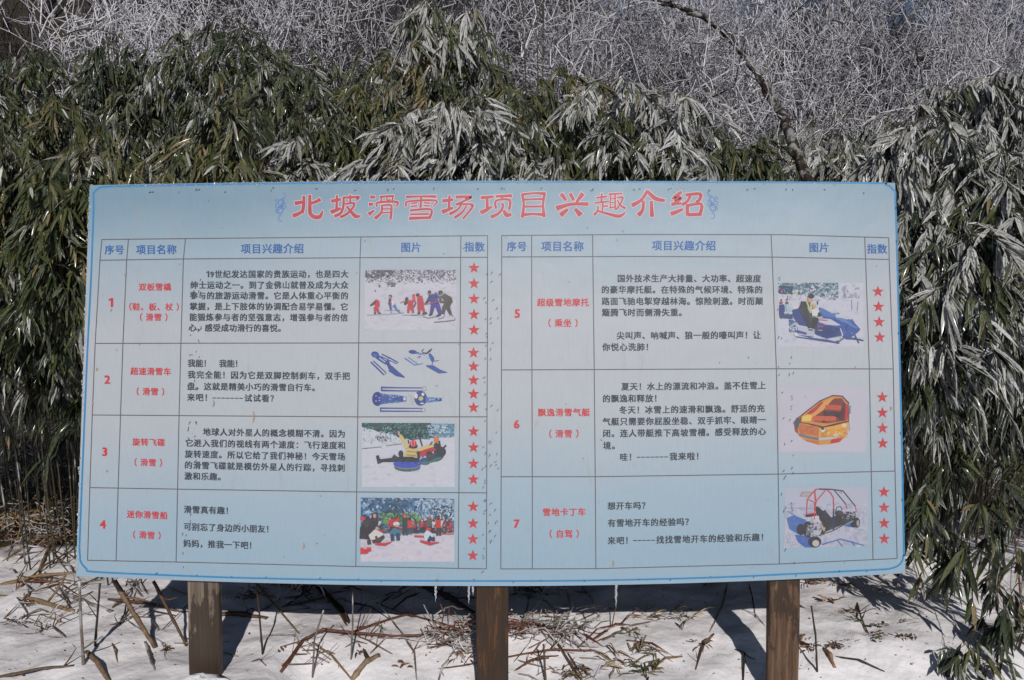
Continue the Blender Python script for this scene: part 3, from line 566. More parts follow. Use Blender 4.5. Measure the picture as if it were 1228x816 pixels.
# 5 snowmobile
q=Print(925,330,.1103,.0004); q.rect((194,196,210),70,85,1000,780); q.mottle((192,193,207),70,85,1000,780,180)
q.blobs([(70,104,124),(90,124,144),(120,150,168),(50,80,100),(150,172,190)],72,86,730,270,520,6,14,lambda x,y:y<205+max(0,(x-400))*.23)
q.blobs([(188,192,206)],100,180,730,275,60,4,12,lambda x,y:y>190); q.blobs([(44,70,100)],80,120,230,205,50,8,16); q.ell((170,70,110),110,180,12,20); q.ell((180,186,80),260,192,20,12)
q.blobs([(150,156,184),(165,168,192)],770,110,960,250,36,6,12); q.line((140,140,165),[(870,260),(875,380)],4); q.line((140,140,165),[(940,290),(930,390)],4)
q.line((44,58,120),[(110,320),(115,400),(105,470)],[50,66,30]); q.ell((150,50,70),104,300,20,12); q.ell((60,44,60),106,272,9,10); q.ell((70,50,60),168,268,9,10); q.line((120,50,70),[(165,290),(170,320)],30); q.line((150,186,200),[(160,320),(200,400)],[40,50]); q.line((40,66,120),[(130,450),(230,450)],[40,50]); q.ell((180,186,200),160,408,26,14)
q.poly((40,60,130),[(225,380),(300,362),(330,420),(380,470),(400,560),(300,540),(240,460)])
q.blobs([(90,120,160),(170,180,200),(60,90,140)],190,480,270,620,60,6,14); q.ell((200,204,216),270,645,26,24); q.line((70,90,150),[(250,600),(300,640),(460,690),(600,705),(720,735)],[16,12,10,10,14]); q.line((60,84,150),[(270,670),(520,710),(740,740)],9); q.poly((176,182,200),[(280,560),(460,600),(460,670),(300,650)]); q.line((50,74,140),[(270,610),(380,640)],26)
q.poly((54,82,156),[(470,520),(520,470),(600,450),(760,470),(880,500),(965,590),(940,620),(850,690),(790,680),(760,660),(600,690),(470,640)])
q.blobs([(62,92,166),(44,70,140),(84,118,184)],560,480,900,640,60,7,18); q.poly((40,56,116),[(480,550),(600,545),(740,580),(745,660),(600,680),(480,640)]); q.poly((188,192,206),[(520,470),(640,480),(750,545),(700,550),(600,540),(510,510)])
q.poly((70,110,176),[(520,350),(560,365),(700,440),(690,465),(560,450),(510,400)]); q.line((110,146,200),[(640,420),(740,415)],10); q.line((84,124,190),[(700,470),(800,500),(930,580)],[16,30,16]); q.line((196,200,214),[(745,580),(770,650),(750,690)],[10,14,8])
q.line((50,70,130),[(800,690),(900,690),(1000,712)],[10,20,10]); q.line((50,70,130),[(720,730),(790,680)],14); q.line((60,80,140),[(900,640),(950,740)],10); q.ell((50,66,120),715,728,14,18)
q.line((205,80,90),[(508,487),(605,495)],14); q.line((190,70,90),[(500,560),(560,560)],10); q.line((196,190,90),[(505,598),(550,603)],7); q.line((190,60,90),[(565,540),(590,545)],8)
q.line((44,48,60),[(370,290),(360,380),(400,470),(430,570)],[100,120,90,60]); q.line((44,48,60),[(340,310),(310,370)],40); q.line((34,34,44),[(480,460),(455,580)],60); q.line((186,186,110),[(380,280),(410,370)],18); q.ell((200,150,130),420,268,28,34); q.ell((38,44,56),428,232,36,26); q.poly((206,206,212),[(430,380),(480,360),(520,390),(490,450),(440,440)]); q.ell((196,150,130),462,350,22,18); q.ell((186,186,110),460,322,24,12); q.line((50,50,60),[(500,430),(540,430)],40); q.line((50,46,60),[(500,280),(500,320)],10); q.line((180,180,110),[(400,350),(430,410)],30)
q.line((60,60,70),[(400,595),(450,600)],14)
q.obj('photo_print')['label']='printed photo of two riders on a blue snowmobile'
# 6 raft
q=Print(930,460,.1103,.0004); q.rect((190,188,202),40,30,985,745)
q.poly((58,40,44),[(270,350),(480,190),(620,128),(725,135),(800,210),(800,420),(520,490),(270,430)])
q.poly((200,134,64),[(275,360),(480,200),(620,138),(720,145),(795,225),(790,415),(520,475),(270,425)])
q.poly((120,50,48),[(400,390),(560,220),(640,165),(720,160),(770,230),(765,405),(560,435),(420,420)])
q.poly((176,34,50),[(335,330),(500,195),(520,205),(440,300),(385,335)]); q.poly((216,150,66),[(440,300),(540,190),(640,150),(600,200),(520,290),(420,360),(300,420),(285,380),(380,340)]); q.poly((222,190,90),[(290,360),(350,340),(400,350),(380,410),(290,410)])
q.poly((182,40,52),[(745,400),(755,230),(790,220),(795,300),(785,395)]); q.poly((86,34,40),[(685,400),(700,280),(735,215),(760,225),(750,400)])
q.line((60,28,34),[(520,330),(700,340)],60); q.line((186,82,48),[(540,262),(620,262),(715,268)],[50,60,50]); q.line((120,50,46),[(560,288),(700,300)],12); q.line((196,88,54),[(400,386),(430,386),(640,388),(660,388)],[50,66,60,40]); q.line((140,56,44),[(420,412),(650,412)],10); q.ell((40,30,30),523,415,16,12); q.ell((60,40,40),548,345,20,8)
q.poly((150,60,60),[(225,380),(265,350),(275,440),(250,560),(210,520),(198,440)]); q.ell((50,76,80),238,430,28,60)
q.poly((204,140,60),[(265,420),(520,490),(800,415),(815,500),(780,560),(700,640),(600,660),(470,670),(330,630),(250,570),(240,500)])
q.poly((190,104,56),[(262,435),(470,485),(470,575),(270,545),(245,500)]); q.poly((222,160,70),[(475,490),(790,430),(810,500),(730,560),(475,575)])
q.line((106,110,120),[(255,555),(350,585),(470,605)],[30,30,30]); q.line((176,186,200),[(470,605),(600,595),(730,565),(800,520)],[26,26,24,16]); q.poly((196,104,48),[(290,600),(350,612),(470,625),(470,668),(340,630)]); q.line((214,206,196),[(500,565),(640,560),(700,550)],[10,16,8]); q.poly((188,36,44),[(605,610),(735,590),(690,638),(595,655)])
q.blobs([(214,152,68),(196,128,54),(208,144,62)],490,490,780,590,60,8,20); q.blobs([(182,98,52),(198,112,60)],270,460,465,560,40,8,18); q.blobs([(228,196,120),(222,180,100)],560,520,760,560,14,6,14); q.line((46,34,38),[(265,425),(400,445),(520,474),(650,440),(795,408)],9); q.line((50,40,42),[(270,420),(280,345),(480,190),(620,130),(725,136),(800,215)],8); q.ell((200,206,212),515,508,20,24); q.ell((36,44,52),512,492,16,14); q.ell((150,170,190),790,470,14,30); q.line((70,80,96),[(810,240),(808,330)],10); q.ell((230,196,130),745,455,30,22); q.line((205,206,214),[(815,330),(812,460)],8)
q.obj('photo_print')['label']='printed picture of an orange and red inflatable raft'
# 7 buggy
q=Print(930,575,.1103,.0004); q.poly((178,180,198),[(105,90),(1005,85),(1000,718),(90,748)])
q.blobs([(168,168,188),(188,188,204),(160,164,186)],100,250,1000,740,240,6,20,None,2.6); q.poly((62,104,172),[(120,420),(200,390),(330,440),(330,600),(250,600),(150,540)]); q.poly((56,96,170),[(210,600),(380,620),(400,740),(320,740),(240,680)]); q.line((110,140,190),[(90,318),(330,310),(440,325)],5); q.line((70,110,176),[(130,345),(300,450)],8); q.line((80,110,170),[(500,710),(600,680),(700,650),(820,680),(960,718)],[18,14,16,18,10]); q.line((80,110,170),[(670,660),(725,725)],12); q.line((80,110,170),[(830,690),(860,720)],14); q.poly((60,96,164),[(740,500),(840,460),(870,520),(800,520)]); q.line((80,90,130),[(175,285),(178,320)],8)
q.poly((140,130,120),[(262,186),(290,135),(405,138),(370,186)]); q.poly((170,165,165),[(275,182),(298,142),(395,144),(362,180)])
DK=(36,36,46); RB=(200,60,76)
q.poly(DK,[(480,600),(600,545),(860,440),(870,400),(740,370),(640,400),(560,430)]); q.line((30,32,42),[(480,605),(620,560),(800,460)],10); q.ell((38,38,46),275,545,48,62); q.ell((34,34,42),350,545,56,90); q.ell((120,124,136),370,560,36,56); q.blobs([(40,40,50),(170,170,182),(90,90,104)],330,470,540,620,70,6,16)
q.line((38,36,46),[(440,300),(490,380),(580,520)],[36,90,60]); q.line((44,42,52),[(520,340),(580,440),(600,540)],[40,70,40]); q.poly(DK,[(320,385),(440,370),(440,400),(330,410)]); q.poly((196,190,196),[(400,400),(470,395),(475,460),(410,460)]); q.line((190,160,90),[(500,500),(530,560)],20); q.ell((180,180,190),450,580,40,30)
q.line(DK,[(650,350),(665,305),(700,292),(722,315),(718,335)],9); q.ell(DK,690,370,46,34); q.blobs([(40,40,50),(150,150,165),(60,60,74)],720,350,870,430,50,5,12)
q.ell(DK,880,470,38,56); q.ell((150,150,160),894,475,17,34); q.ell(DK,425,680,72,62); q.ell((184,180,180),436,694,38,36); q.ell(DK,845,490,30,34)
for l in ([(335,380),(345,215),(440,105),(560,112)],[(420,440),(425,250),(345,215)],[(425,130),(440,250),(420,370)],[(440,105),(425,140),(432,230)],[(540,120),(435,245)],[(560,112),(600,150),(628,200),(632,330)]): q.line(RB,l,11)
q.line(RB,[(330,380),(440,366)],12); q.line((44,50,80),[(470,104),(600,108),(730,125)],12); q.line((40,44,66),[(640,120),(765,270)],9); q.line(RB,[(765,265),(778,320)],9); q.line((40,44,66),[(730,122),(870,295)],10); q.line(RB,[(866,290),(876,350)],9); q.line((48,54,84),[(632,320),(625,545)],[12,26]); q.line(RB,[(690,140),(715,148),(720,125)],6)
q.obj('photo_print')['label']='printed photo of a red framed off road buggy'
# nicks, rust runs and puncture marks in the sheet
q=Print(base=.0007)
def nick(x,y,L=4,a=55,wd=1.1,c=(62,58,64)):
    dx,dy=L*math.cos(R(a))/2,-L*math.sin(R(a))/2; q.line(c,[(x-dx,y-dy),(x+dx,y+dy)],[wd*.4,wd]); 
for i in range(62):
    y=random.uniform(325,690); nick(random.choice([590,598,583])+random.uniform(-2,2)+ (-.01)*(y-300),y,random.uniform(2.5,4.5),random.uniform(35,75))
for i in range(44):
    y=random.uniform(322,695); nick(random.choice([232,241])+random.uniform(-3,3)-.035*(y-320),y,random.uniform(2,5),random.uniform(40,110))
for i in range(40):
    y=random.uniform(320,690); nick(random.choice([934,946])+random.uniform(-3,3)+.02*(y-320),y,random.uniform(2,4.5),random.uniform(40,80))
for x in range(180,1060,48):
    for k in range(random.choice([1,2,2])): nick(x+random.uniform(-12,12),random.uniform(224,229)+bow(x,225),random.uniform(1.8,3.2),random.uniform(0,90),1.6,(50,46,50))
    nick(x+random.uniform(-12,12),bot(x)-random.uniform(4,8),random.uniform(1.5,3),random.uniform(0,90),1.4,(60,52,50))
for i in range(40): nick(random.uniform(120,1060),random.uniform(230,690),random.uniform(1,3),random.uniform(0,180),1,(110,104,110))
for y in (250,290,400,520,600): nick(1074+.022*(y-250),y,3,90,1.6,(70,66,70)); nick(104-.03*(y-250),y+30,3,70,1.5,(80,76,82))
for x,y,h in ((133,372,3),(150,330,3),(116,443,4),(111,484,4),(304,500,14),(256,484,8),(364,655,8),(128,565,3),(735,676,8),(1068,490,5)):
    q.line((168,138,110),[(x,y-h/2),(x+1,y),(x-.5,y+h/2)],[.6,2.2,.8])
o=q.obj('sheet_marks'); tag(o,'small dark nicks, punctures and rust specks in the sheet',kind='stuff')
# posts
def post(x0,x1,lbl,key):
    b=MB(); y0=YB+TH+.003; y1=y0+.03
    a=at(x0+(0 if x0>600 else 0),700,y0); c=at(x1-.5,700,y0); zt=1.85; n_=14
    vs=[];fs=[]
    for i in range(n_+1):
        z=-.15+(zt+.15)*i/n_; j=[random.uniform(-.0015,.0015) for _ in range(4)]
        e=.004
        vs+=[(a.x+j[0],y0+e,z),(a.x+e+j[0],y0,z),(c.x-e+j[1],y0,z),(c.x+j[1],y0+e,z),(c.x+j[1],y1,z),(a.x+j[0],y1,z)]
    for i in range(n_):
        for k in range(6): fs.append([i*6+k,i*6+(k+1)%6,(i+1)*6+(k+1)%6,(i+1)*6+k])
    fs.append([0,5,4,3,2,1]); fs.append([n_*6+k for k in range(6)])
    b.add(vs,fs); o=b.obj('post',[M['wood_'+key]],sign); 
    o.location=(0,0,0); o['label']=lbl
post(224,262,'weathered left post with dark wet lower half','left'); post(571,610.5,'dark brown middle post','middle'); post(923,960.5,'warm brown right post with pale planed face','right')
# ice beads along the top and left edges
b=MB(); b.smooth=True
def blob(b,c,r,n=6,m=4,sq=(1,1,1),cc=(1,1,1)):
    vs=[]
    for i in range(m+1):
        th=math.pi*i/m
        for k in range(n):
            ph=2*math.pi*k/n; rr=r*random.uniform(.75,1.2); vs.append((c[0]+rr*sq[0]*math.sin(th)*math.cos(ph),c[1]+rr*sq[1]*math.sin(th)*math.sin(ph),c[2]+rr*sq[2]*math.cos(th)))
    b.add(vs,[[i*n+k,(i+1)*n+k,(i+1)*n+(k+1)%n,i*n+(k+1)%n] for i in range(m) for k in range(n)],cc)
for i in range(340):
    x=random.triangular(108,1073,200); p0=B(x,top(x)+random.uniform(-.8,3.5)); blob(b,p0,random.uniform(.0012,.0032),5,3,(1.4,.7,1))
for i in range(260):
    v=random.random(); x=left(v); p0=B(x+random.uniform(-1.0,2.2),222+v*466); blob(b,(p0[0],p0[1]+random.uniform(-.002,.012),p0[2]),random.uniform(.0015,.004),5,3,(1,1,1.8))
o=b.obj('ice_rim',[M['ice']],sign); tag(o,'beads of ice along the top and left edge',kind='stuff')
# icicles
def icicle(px,py0,py1,label,r=.005):
    a=Vector(B(px,py0)); a.y+=.012; c=Vector(B(px,py1)); L=a.z-c.z
    b=MB(); b.smooth=True; pts=[(a.x+.0015*math.sin(9*k),a.y,a.z-L*k/7) for k in range(8)]
    b.tube(pts,[r*(1.3-k/6.2)*(1+.25*math.sin(5*k)) if k<7 else .0006 for k in range(8)],8)
    o=b.obj('icicle',[M['ice']],None,a); tag(o,label,'icicle','icicles under the sign')
icicle(522,bot(522),724,'short bent icicle hanging farthest left under the sign'); icicle(562,bot(562),727,'longer icicle beside the left edge of the middle post'); icicle(567,bot(567),716,'tiny icicle touching the middle post top'); icicle(739.5,bot(739),731,'single icicle under the sign between middle and right posts')

# ---------------------------------------------------------------- bamboo
def catmull3(pts,n):
    P=[Vector(p) for p in pts]; P=[P[0]*2-P[1]]+P+[P[-1]*2-P[-2]]; out=[]
    for i in range(1,len(P)-2):
        for k in range(n):
            t_=k/n; a,b,c,d=P[i-1],P[i],P[i+1],P[i+2]
            out.append(.5*((2*b)+(c-a)*t_+(2*a-5*b+4*c-d)*t_*t_+(-a+3*b-3*c+d)*t_**3))
    out.append(P[-2]); return out
def leaves_mesh(name,P,D,L,W,droop,fr,tint,rnd,org):
    N_=len(P); up=rng.normal(size=(N_,3))*.45+np.array([0,-.7,.6]); S=np.cross(D,up); S/=np.linalg.norm(S,axis=1)[:,None]+1e-9
    Nn=np.cross(S,D); g=np.array([0,0,-1.0])
    def cl(s): return P+D*(L*s)[:,None]+g*(droop*L*s*s)[:,None]
    sv=[(.0,0),(.28,.92),(.68,.8),(1,0)]
    V=np.zeros((N_,8,3)); C=np.zeros((N_,8,4)); C[...,3]=1
    one=np.ones(N_)
    V[:,0]=cl(one*0)
    for j,(s,wd) in enumerate(sv[1:3]):
        c=cl(one*s); h=(W*wd/2)[:,None]
        V[:,1+3*j]=c-S*h+Nn*h*.35; V[:,2+3*j]=c; V[:,3+3*j]=c+S*h+Nn*h*.35
    V[:,7]=cl(one)
    base=fr[:,None]*np.ones((N_,8)); base[:,[1,3,4,6]]+=.34; base[:,7]+=.3; base[:,0]-=.1; base[:,[2,5]]-=.22
    C[...,0]=np.clip(base,0,1.6); C[...,1]=tint[:,None]; C[:,7,1]=np.clip(tint+.25,0,1); C[...,2]=rnd[:,None]
    V-=np.array(org)
    tri=np.array([[0,1,2],[0,2,3],[4,7,5],[5,7,6]]); quad=np.array([[1,4,5,2],[2,5,6,3]])
    off=(np.arange(N_)*8)[:,None]
    loops=np.concatenate([(tri.ravel()[None]+off),(quad.ravel()[None]+off)],axis=1).ravel()
    tot=np.tile(np.array([3,3,3,3,4,4]),N_); st=np.concatenate([[0],np.cumsum(tot)[:-1]])
    me=bpy.data.meshes.new(name); me.vertices.add(N_*8); me.vertices.foreach_set('co',V.ravel())
    me.loops.add(len(loops)); me.loops.foreach_set('vertex_index',loops.astype(np.int32))
    me.polygons.add(N_*6); me.polygons.foreach_set('loop_start',st.astype(np.int32)); me.polygons.foreach_set('loop_total',tot.astype(np.int32))
    me.polygons.foreach_set('use_smooth',np.ones(N_*6,bool))
    ca=me.color_attributes.new('Col','FLOAT_COLOR','POINT'); ca.data.foreach_set('color',C.astype(np.float32).ravel())
    me.update(calc_edges=True); return me
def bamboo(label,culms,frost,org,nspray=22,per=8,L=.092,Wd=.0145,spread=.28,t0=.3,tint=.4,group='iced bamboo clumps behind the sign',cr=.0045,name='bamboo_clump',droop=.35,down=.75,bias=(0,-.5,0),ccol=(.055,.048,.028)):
    root=empty(name,org); tag(root,label,'bamboo',group)
    cm=MB(); cm.smooth=True; Ps=[];Ds=[];Fs=[];Ts=[];Rs=[];Ls=[]
    for cu in culms:
        pts=catmull3(cu,6); m_=len(pts); dark=random.uniform(.5,1.1)
        cm.tube(pts,[cr*(1-.75*i/(m_-1)) for i in range(m_)],5,tuple(v*dark for v in ccol),False)
        cf=frost+random.gauss(0,.12); ct=tint+.02+random.gauss(0,.14)
        for k in range(nspray):
            u=t0+(1-t0)*random.random()**.85; f=u*(m_-1); i=min(int(f),m_-2); p=pts[i].lerp(pts[i+1],f-i); tan=(pts[i+1]-pts[i]).normalized()
            a=random.uniform(0,2*math.pi); d=Vector((math.cos(a),math.sin(a),random.uniform(-.5,.5)))+Vector(bias)+tan*.5; d.normalize()
            bl=spread*random.uniform(.35,1.1); g=Vector((0,0,-1))
            tw=[p+d*bl*s+g*bl*.55*s*s for s in (0,.33,.66,1)]
            cm.tube(tw,[cr*.3,cr*.25,cr*.2,cr*.15],3,tuple(v*.9 for v in ccol),False)
            td=(tw[3]-tw[2]).normalized(); sdir=(td*.6+g*down*random.uniform(.3,1.25)+Vector((random.gauss(0,.42),random.gauss(-.12,.25),random.gauss(0,.15)))).normalized(); fx=sdir.cross(Vector((0,1,0))).normalized()*random.choice([.35,.6,1,1.3]); Lf=random.uniform(.7,1.2)
            sf=cf+random.gauss(0,.2); 
            for j in range(per):
                s=random.uniform(.5,1.); q_=tw[0].lerp(tw[3],s)+g*0
                q_=p+d*bl*s+g*bl*.55*s*s
                jd=fx*random.gauss(0,.45)+Vector((random.gauss(0,.15),random.gauss(0,.28),random.gauss(0,.15)))
                dd=(sdir+jd).normalized()
                Ps.append(q_);Ds.append(dd);Fs.append(sf+random.gauss(0,.14)+(.9 if random.random()<.018 else 0)); Ts.append(ct+random.gauss(0,.15)+(.4 if random.random()<.05 else 0)); Rs.append(random.random()); Ls.append(L*Lf*random.uniform(.5,1.25))
    P=np.array([tuple(v) for v in Ps]); D=np.array([tuple(v) for v in Ds]); Ls=np.array(Ls)
    me=leaves_mesh('foliage',P,D,Ls,Wd*(Ls/L)**.5*rng.uniform(.75,1.2,len(P)),droop*rng.uniform(.3,1.3,len(P)),np.array(Fs),np.clip(np.array(Ts),0,1),np.array(Rs),org)
    lo_=link('leaves',me,[M['leaf']],root); lo_['kind']='stuff'
    cm.obj('stems',[M['culm']],root)['kind']='stuff'
    return root
def clump(label,px,pyt,Y,width,frost,nc=12,zlow=.42,seed=0,tint=.4,**k):
    """a clump rooted at depth Y whose highest arches reach photo row pyt above column px"""
    random.seed(1000+seed); a=at(px,pyt,Y); gx=a.x; gz=hgt(gx,Y); zt=a.z+.0
    culms=[]; hidden=pyt>290 and 300<px<1000
    nc=5 if hidden else nc+2; width*=1.25
    for i in range(nc):
        f=(i+.5)/nc; u=random.uniform(-1,1); ze=zt-.16*width*u*u*(1+random.random())
        h=gz+(ze-gz)*(zlow+(1-zlow)*f**.55); ax=gx+u*.5*width; bx=gx+u*.3*width+random.uniform(-.1,.1); by=Y+random.uniform(.15,.8)
        ay=Y-random.uniform(.05,.3)*(1.35-f*.7); sg=(1 if u>0 else -1) if random.random()<.7 else random.choice([-1,1]); r=random.uniform(.1,.3)
        culms.append([(bx,by,gz-.05),(bx+(ax-bx)*.35,by+(ay-by)*.3,gz+(h-gz)*.55),(ax,ay,h-.03),(ax+sg*r*.6,ay-.1,h-.05),(ax+sg*r*1.3,ay-random.uniform(.12,.35),h-random.uniform(.15,.5))])
    return bamboo(label,culms,frost,(gx,Y,gz),tint=tint,**k)
BK='iced bamboo clumps behind the sign'
# label, px, top row, depth, width, frost, culms, kwargs
CL=[('dark green bamboo clump filling the left edge of the view beside the sign',5,170,3.75,.7,.10,14,dict(zlow=.74,tint=.35,t0=.62)),
('green bamboo clump with drooping leaves just left of the sign top corner',95,165,3.55,.6,.14,14,dict(zlow=.76,tint=.45,t0=.62)),
('bamboo clump at the far left with grey iced top leaves',-25,105,4.5,.8,.34,10,dict(zlow=.45)),
('bamboo clump above and left of the sign corner, frosted along its ridge',70,78,4.9,.9,.38,11,dict()),
('olive bamboo clump rising over the left end of the sign',165,120,4.2,.8,.20,12,dict(tint=.45)),
('dense bamboo clump standing over the scroll before the title',255,140,3.85,.7,.16,12,dict(tint=.5,zlow=.6)),
('tall pointed bamboo clump, highest green peak on the left side',228,32,4.9,.55,.22,12,dict(zlow=.6)),
('bamboo clump between the pointed peak and the sign left corner',140,72,5.1,.8,.34,11,dict(zlow=.5)),
('bamboo clump with long hanging leaves right of the pointed peak',320,48,4.8,.7,.24,12,dict(zlow=.55)),
('yellowing bamboo clump directly above the first title character',345,130,4.0,.7,.20,12,dict(tint=.6,zlow=.6)),
('broad bamboo clump with brownish leaves above the column of skier photos',420,60,4.9,.9,.26,12,dict(tint=.62,zlow=.55)),
('white iced bamboo clump sprawling over the sign top left of centre',440,145,3.9,.6,.74,11,dict(zlow=.65,down=.25,tint=.4)),
('heavily iced bamboo clump bending over the middle of the sign top',525,128,3.7,.55,.78,11,dict(zlow=.65,down=.3)),
('green bamboo clump behind the white iced one at centre',480,100,4.5,.7,.30,10,dict(zlow=.6)),
('tall bamboo clump with hanging crown standing at top centre',565,52,4.4,.42,.26,11,dict(zlow=.55,tint=.5)),
('dark glossy bamboo clump above the centre of the title',610,112,4.0,.6,.10,12,dict(zlow=.65,tint=.42)),
('dark bamboo clump with broad leaves left of the white iced tuft',665,128,3.8,.55,.06,11,dict(zlow=.65,tint=.38)),
('low bamboo clump in front of the frosted thicket, right of centre',640,100,4.7,.7,.2,9,dict(zlow=.6,tint=.5)),
('spiky white iced bamboo tuft standing above the word for interest in the title',742,108,3.8,.32,.92,10,dict(zlow=.68,down=.5)),
('dark green bamboo clump right of the white iced tuft',795,150,4.0,.6,.06,10,dict(zlow=.65,tint=.42)),
('small leaved bamboo clump behind the tuft, at the foot of the thicket',760,138,5.2,.9,.38,9,dict(zlow=.6,L=.1,Wd=.013)),
('small leaved olive bamboo clump left of the leaning trunk',860,165,5.5,1.1,.30,11,dict(zlow=.6,L=.1,Wd=.013,tint=.55)),
('low dark bamboo clump at the foot of the leaning trunk',915,188,5.0,.7,.2,9,dict(zlow=.65,L=.1,Wd=.013,tint=.4)),
('grey frosted small leaved bamboo clump right of the leaning trunk',990,128,6.0,1.0,.62,11,dict(zlow=.6,L=.1,Wd=.013)),
('pale iced bamboo clump above the right corner of the sign',1030,150,4.8,.7,.72,11,dict(zlow=.6,L=.12,Wd=.015)),
('iced bamboo clump rising behind the right corner of the sign',1095,112,4.6,.7,.78,12,dict(tint=.3,zlow=.55)),
('tall iced bamboo clump filling the right edge of the view',1205,84,4.3,.7,.74,13,dict(tint=.3,zlow=.5,L=.12,Wd=.018,t0=.45)),
('bamboo clump with long pale leaves right of the sign top corner',1150,118,3.9,.55,.74,14,dict(tint=.3,zlow=.5,L=.12,Wd=.018,t0=.45)),
('dark rimmed bamboo clump close beside the sign right edge',1125,235,3.6,.4,.54,15,dict(zlow=.68,L=.122,Wd=.02,tint=.33,t0=.5)),
('dense bamboo clump at the right edge level with the red stars',1215,240,3.7,.55,.42,15,dict(zlow=.7,L=.122,Wd=.02,tint=.33,t0=.5)),
('shade-tinted bamboo clump low at the right edge of the view',1200,380,4.0,.7,.12,12,dict(zlow=.65,tint=.25,t0=.5)),  # low tint darkens these leaves in place of shade
('bamboo clump beyond the right edge, frosted grey',1290,170,4.0,.7,.5,12,dict(tint=.3,zlow=.5)),
('dark bamboo clump beyond the left edge of the view',-95,200,3.9,.7,.12,12,dict(zlow=.72,t0=.6)),
('shade-tinted bamboo clump low behind the left end of the sign',120,310,4.1,.8,-.02,12,dict(zlow=.7,tint=.2,t0=.6)),  # leaf tint lowered so the shade sits in the colour
('shaded bamboo clump hidden low behind the sign centre left',330,300,4.4,1.,.15,10,dict(zlow=.6)),
('shaded bamboo clump hidden low behind the sign centre right',700,300,4.4,1.,.15,10,dict(zlow=.6)),
('shaded bamboo clump hidden low behind the sign right half',930,300,4.4,1.,.15,10,dict(zlow=.6)),
('rounded bamboo mound at upper left under the pale slanting stem',30,62,4.9,.8,.30,12,dict(tint=.45)),
('rounded green bamboo mound left of the pointed peak, second row',175,60,4.7,.8,.22,13,dict(tint=.5,zlow=.55)),
('broad olive bamboo mound right of the pointed peak, second row',285,75,4.5,.9,.20,13,dict(tint=.52,zlow=.55)),
('green bamboo mound between the brownish clump and the tall crown',500,85,4.7,.7,.28,12,dict(tint=.5,zlow=.55)),
('bamboo mound in the second row over the left end of the title',375,85,4.4,.8,.24,13,dict(tint=.55,zlow=.6)),
('olive bamboo mound at the left edge above the dry leaf heap',20,115,4.1,.8,.18,13,dict(tint=.48,zlow=.6,t0=.5)),
('thin bamboo clump, leaves darkened for shade, standing in snow at the lower left edge',25,300,4.4,.7,-.05,10,dict(zlow=.75,tint=.15,t0=.7)),  # darkest leaf tint, painting the shade of this corner
]
for i,(lb,px,pt,Y,wd,fr,nc,k) in enumerate(CL):
    k=dict(k); k.setdefault('nspray',29); k.setdefault('per',11)
    clump(lb,px,pt,Y,wd,fr,nc,seed=i,**k)
# bamboo spray reaching down over the snow at the lower right
random.seed(5)
def C3(l): return [at(*q) for q in l]
cu=[C3([(1300,640,3.9),(1230,500,3.7),(1160,520,3.4),(1110,580,3.25),(1100,640,3.2)]),
    C3([(1300,640,3.9),(1240,520,3.6),(1180,560,3.3),(1150,640,3.15),(1140,690,3.1)]),
    C3([(1290,680,3.8),(1240,560,3.5),(1190,590,3.2),(1160,650,3.1),(1165,720,3.05)]),
    C3([(1300,700,3.8),(1250,580,3.5),(1215,640,3.1),(1195,700,3.02),(1205,760,3.0)]),
    C3([(1290,640,3.9),(1200,530,3.5),(1130,560,3.3),(1095,610,3.2)])]
bamboo('green bamboo branch with iced broad leaves hanging over the snow right of the sign',cu,.14,(at(1300,640,3.9).x,3.9,.05),nspray=12,per=5,L=.115,Wd=.021,spread=.10,t0=.5,tint=.38,down=.8,cr=.004,bias=(0,-.1,0),name='bamboo_branch',group='bamboo branches hanging beside the sign')
cu=[C3([(1240,720,3.2),(1215,680,3.1),(1185,725,3.0),(1165,765,2.93),(1140,785,2.9)]),C3([(1240,720,3.2),(1220,700,3.1),(1200,750,2.98),(1185,790,2.9)])]
bamboo('lowest bamboo branch with curled iced leaves nearly touching the snow at lower right',cu,.28,(at(1240,720,3.2).x,3.2,.05),nspray=9,per=5,L=.10,Wd=.018,spread=.08,t0=.55,tint=.4,down=.6,cr=.003,bias=(0,-.1,0),name='bamboo_branch',group='bamboo branches hanging beside the sign')
cu=[C3([(1330,700,3.6),(1270,600,3.4),(1225,640,3.2),(1212,700,3.1),(1222,760,3.05)]),C3([(1320,640,3.7),(1260,540,3.5),(1205,590,3.3),(1190,660,3.2),(1196,700,3.15)]),C3([(1300,620,3.8),(1200,520,3.5),(1140,570,3.3),(1118,650,3.2),(1126,700,3.15)])]
bamboo('frosted bamboo branch drooping at the very right edge over the snow',cu,.22,(at(1330,700,3.6).x,3.6,.05),nspray=12,per=5,L=.11,Wd=.02,spread=.10,t0=.5,tint=.35,down=.8,cr=.003,bias=(0,-.1,0),name='bamboo_branch',group='bamboo branches hanging beside the sign')
# iced crown hanging in from above at top centre, and from the left edge
cu=[C3([(700,150,4.6),(640,-60,4.4),(560,-60,4.2),(525,-10,4.1),(508,30,4.05)]),C3([(700,150,4.6),(650,-70,4.4),(600,-50,4.2),(562,-5,4.1),(545,40,4.05)]),C3([(700,150,4.6),(620,-80,4.4),(540,-40,4.3),(515,-10,4.2),(500,5,4.2)])]
o_=at(640,300,4.6); 
for c_ in cu: c_[0]=Vector((o_.x,4.6,hgt(o_.x,4.6)))
bamboo('white iced bamboo crown arching in from above at top centre',cu,.58,(o_.x,4.6,hgt(o_.x,4.6)),nspray=14,per=8,L=.15,Wd=.02,spread=.16,t0=.78,down=.9,name='bamboo_branch',group=BK)

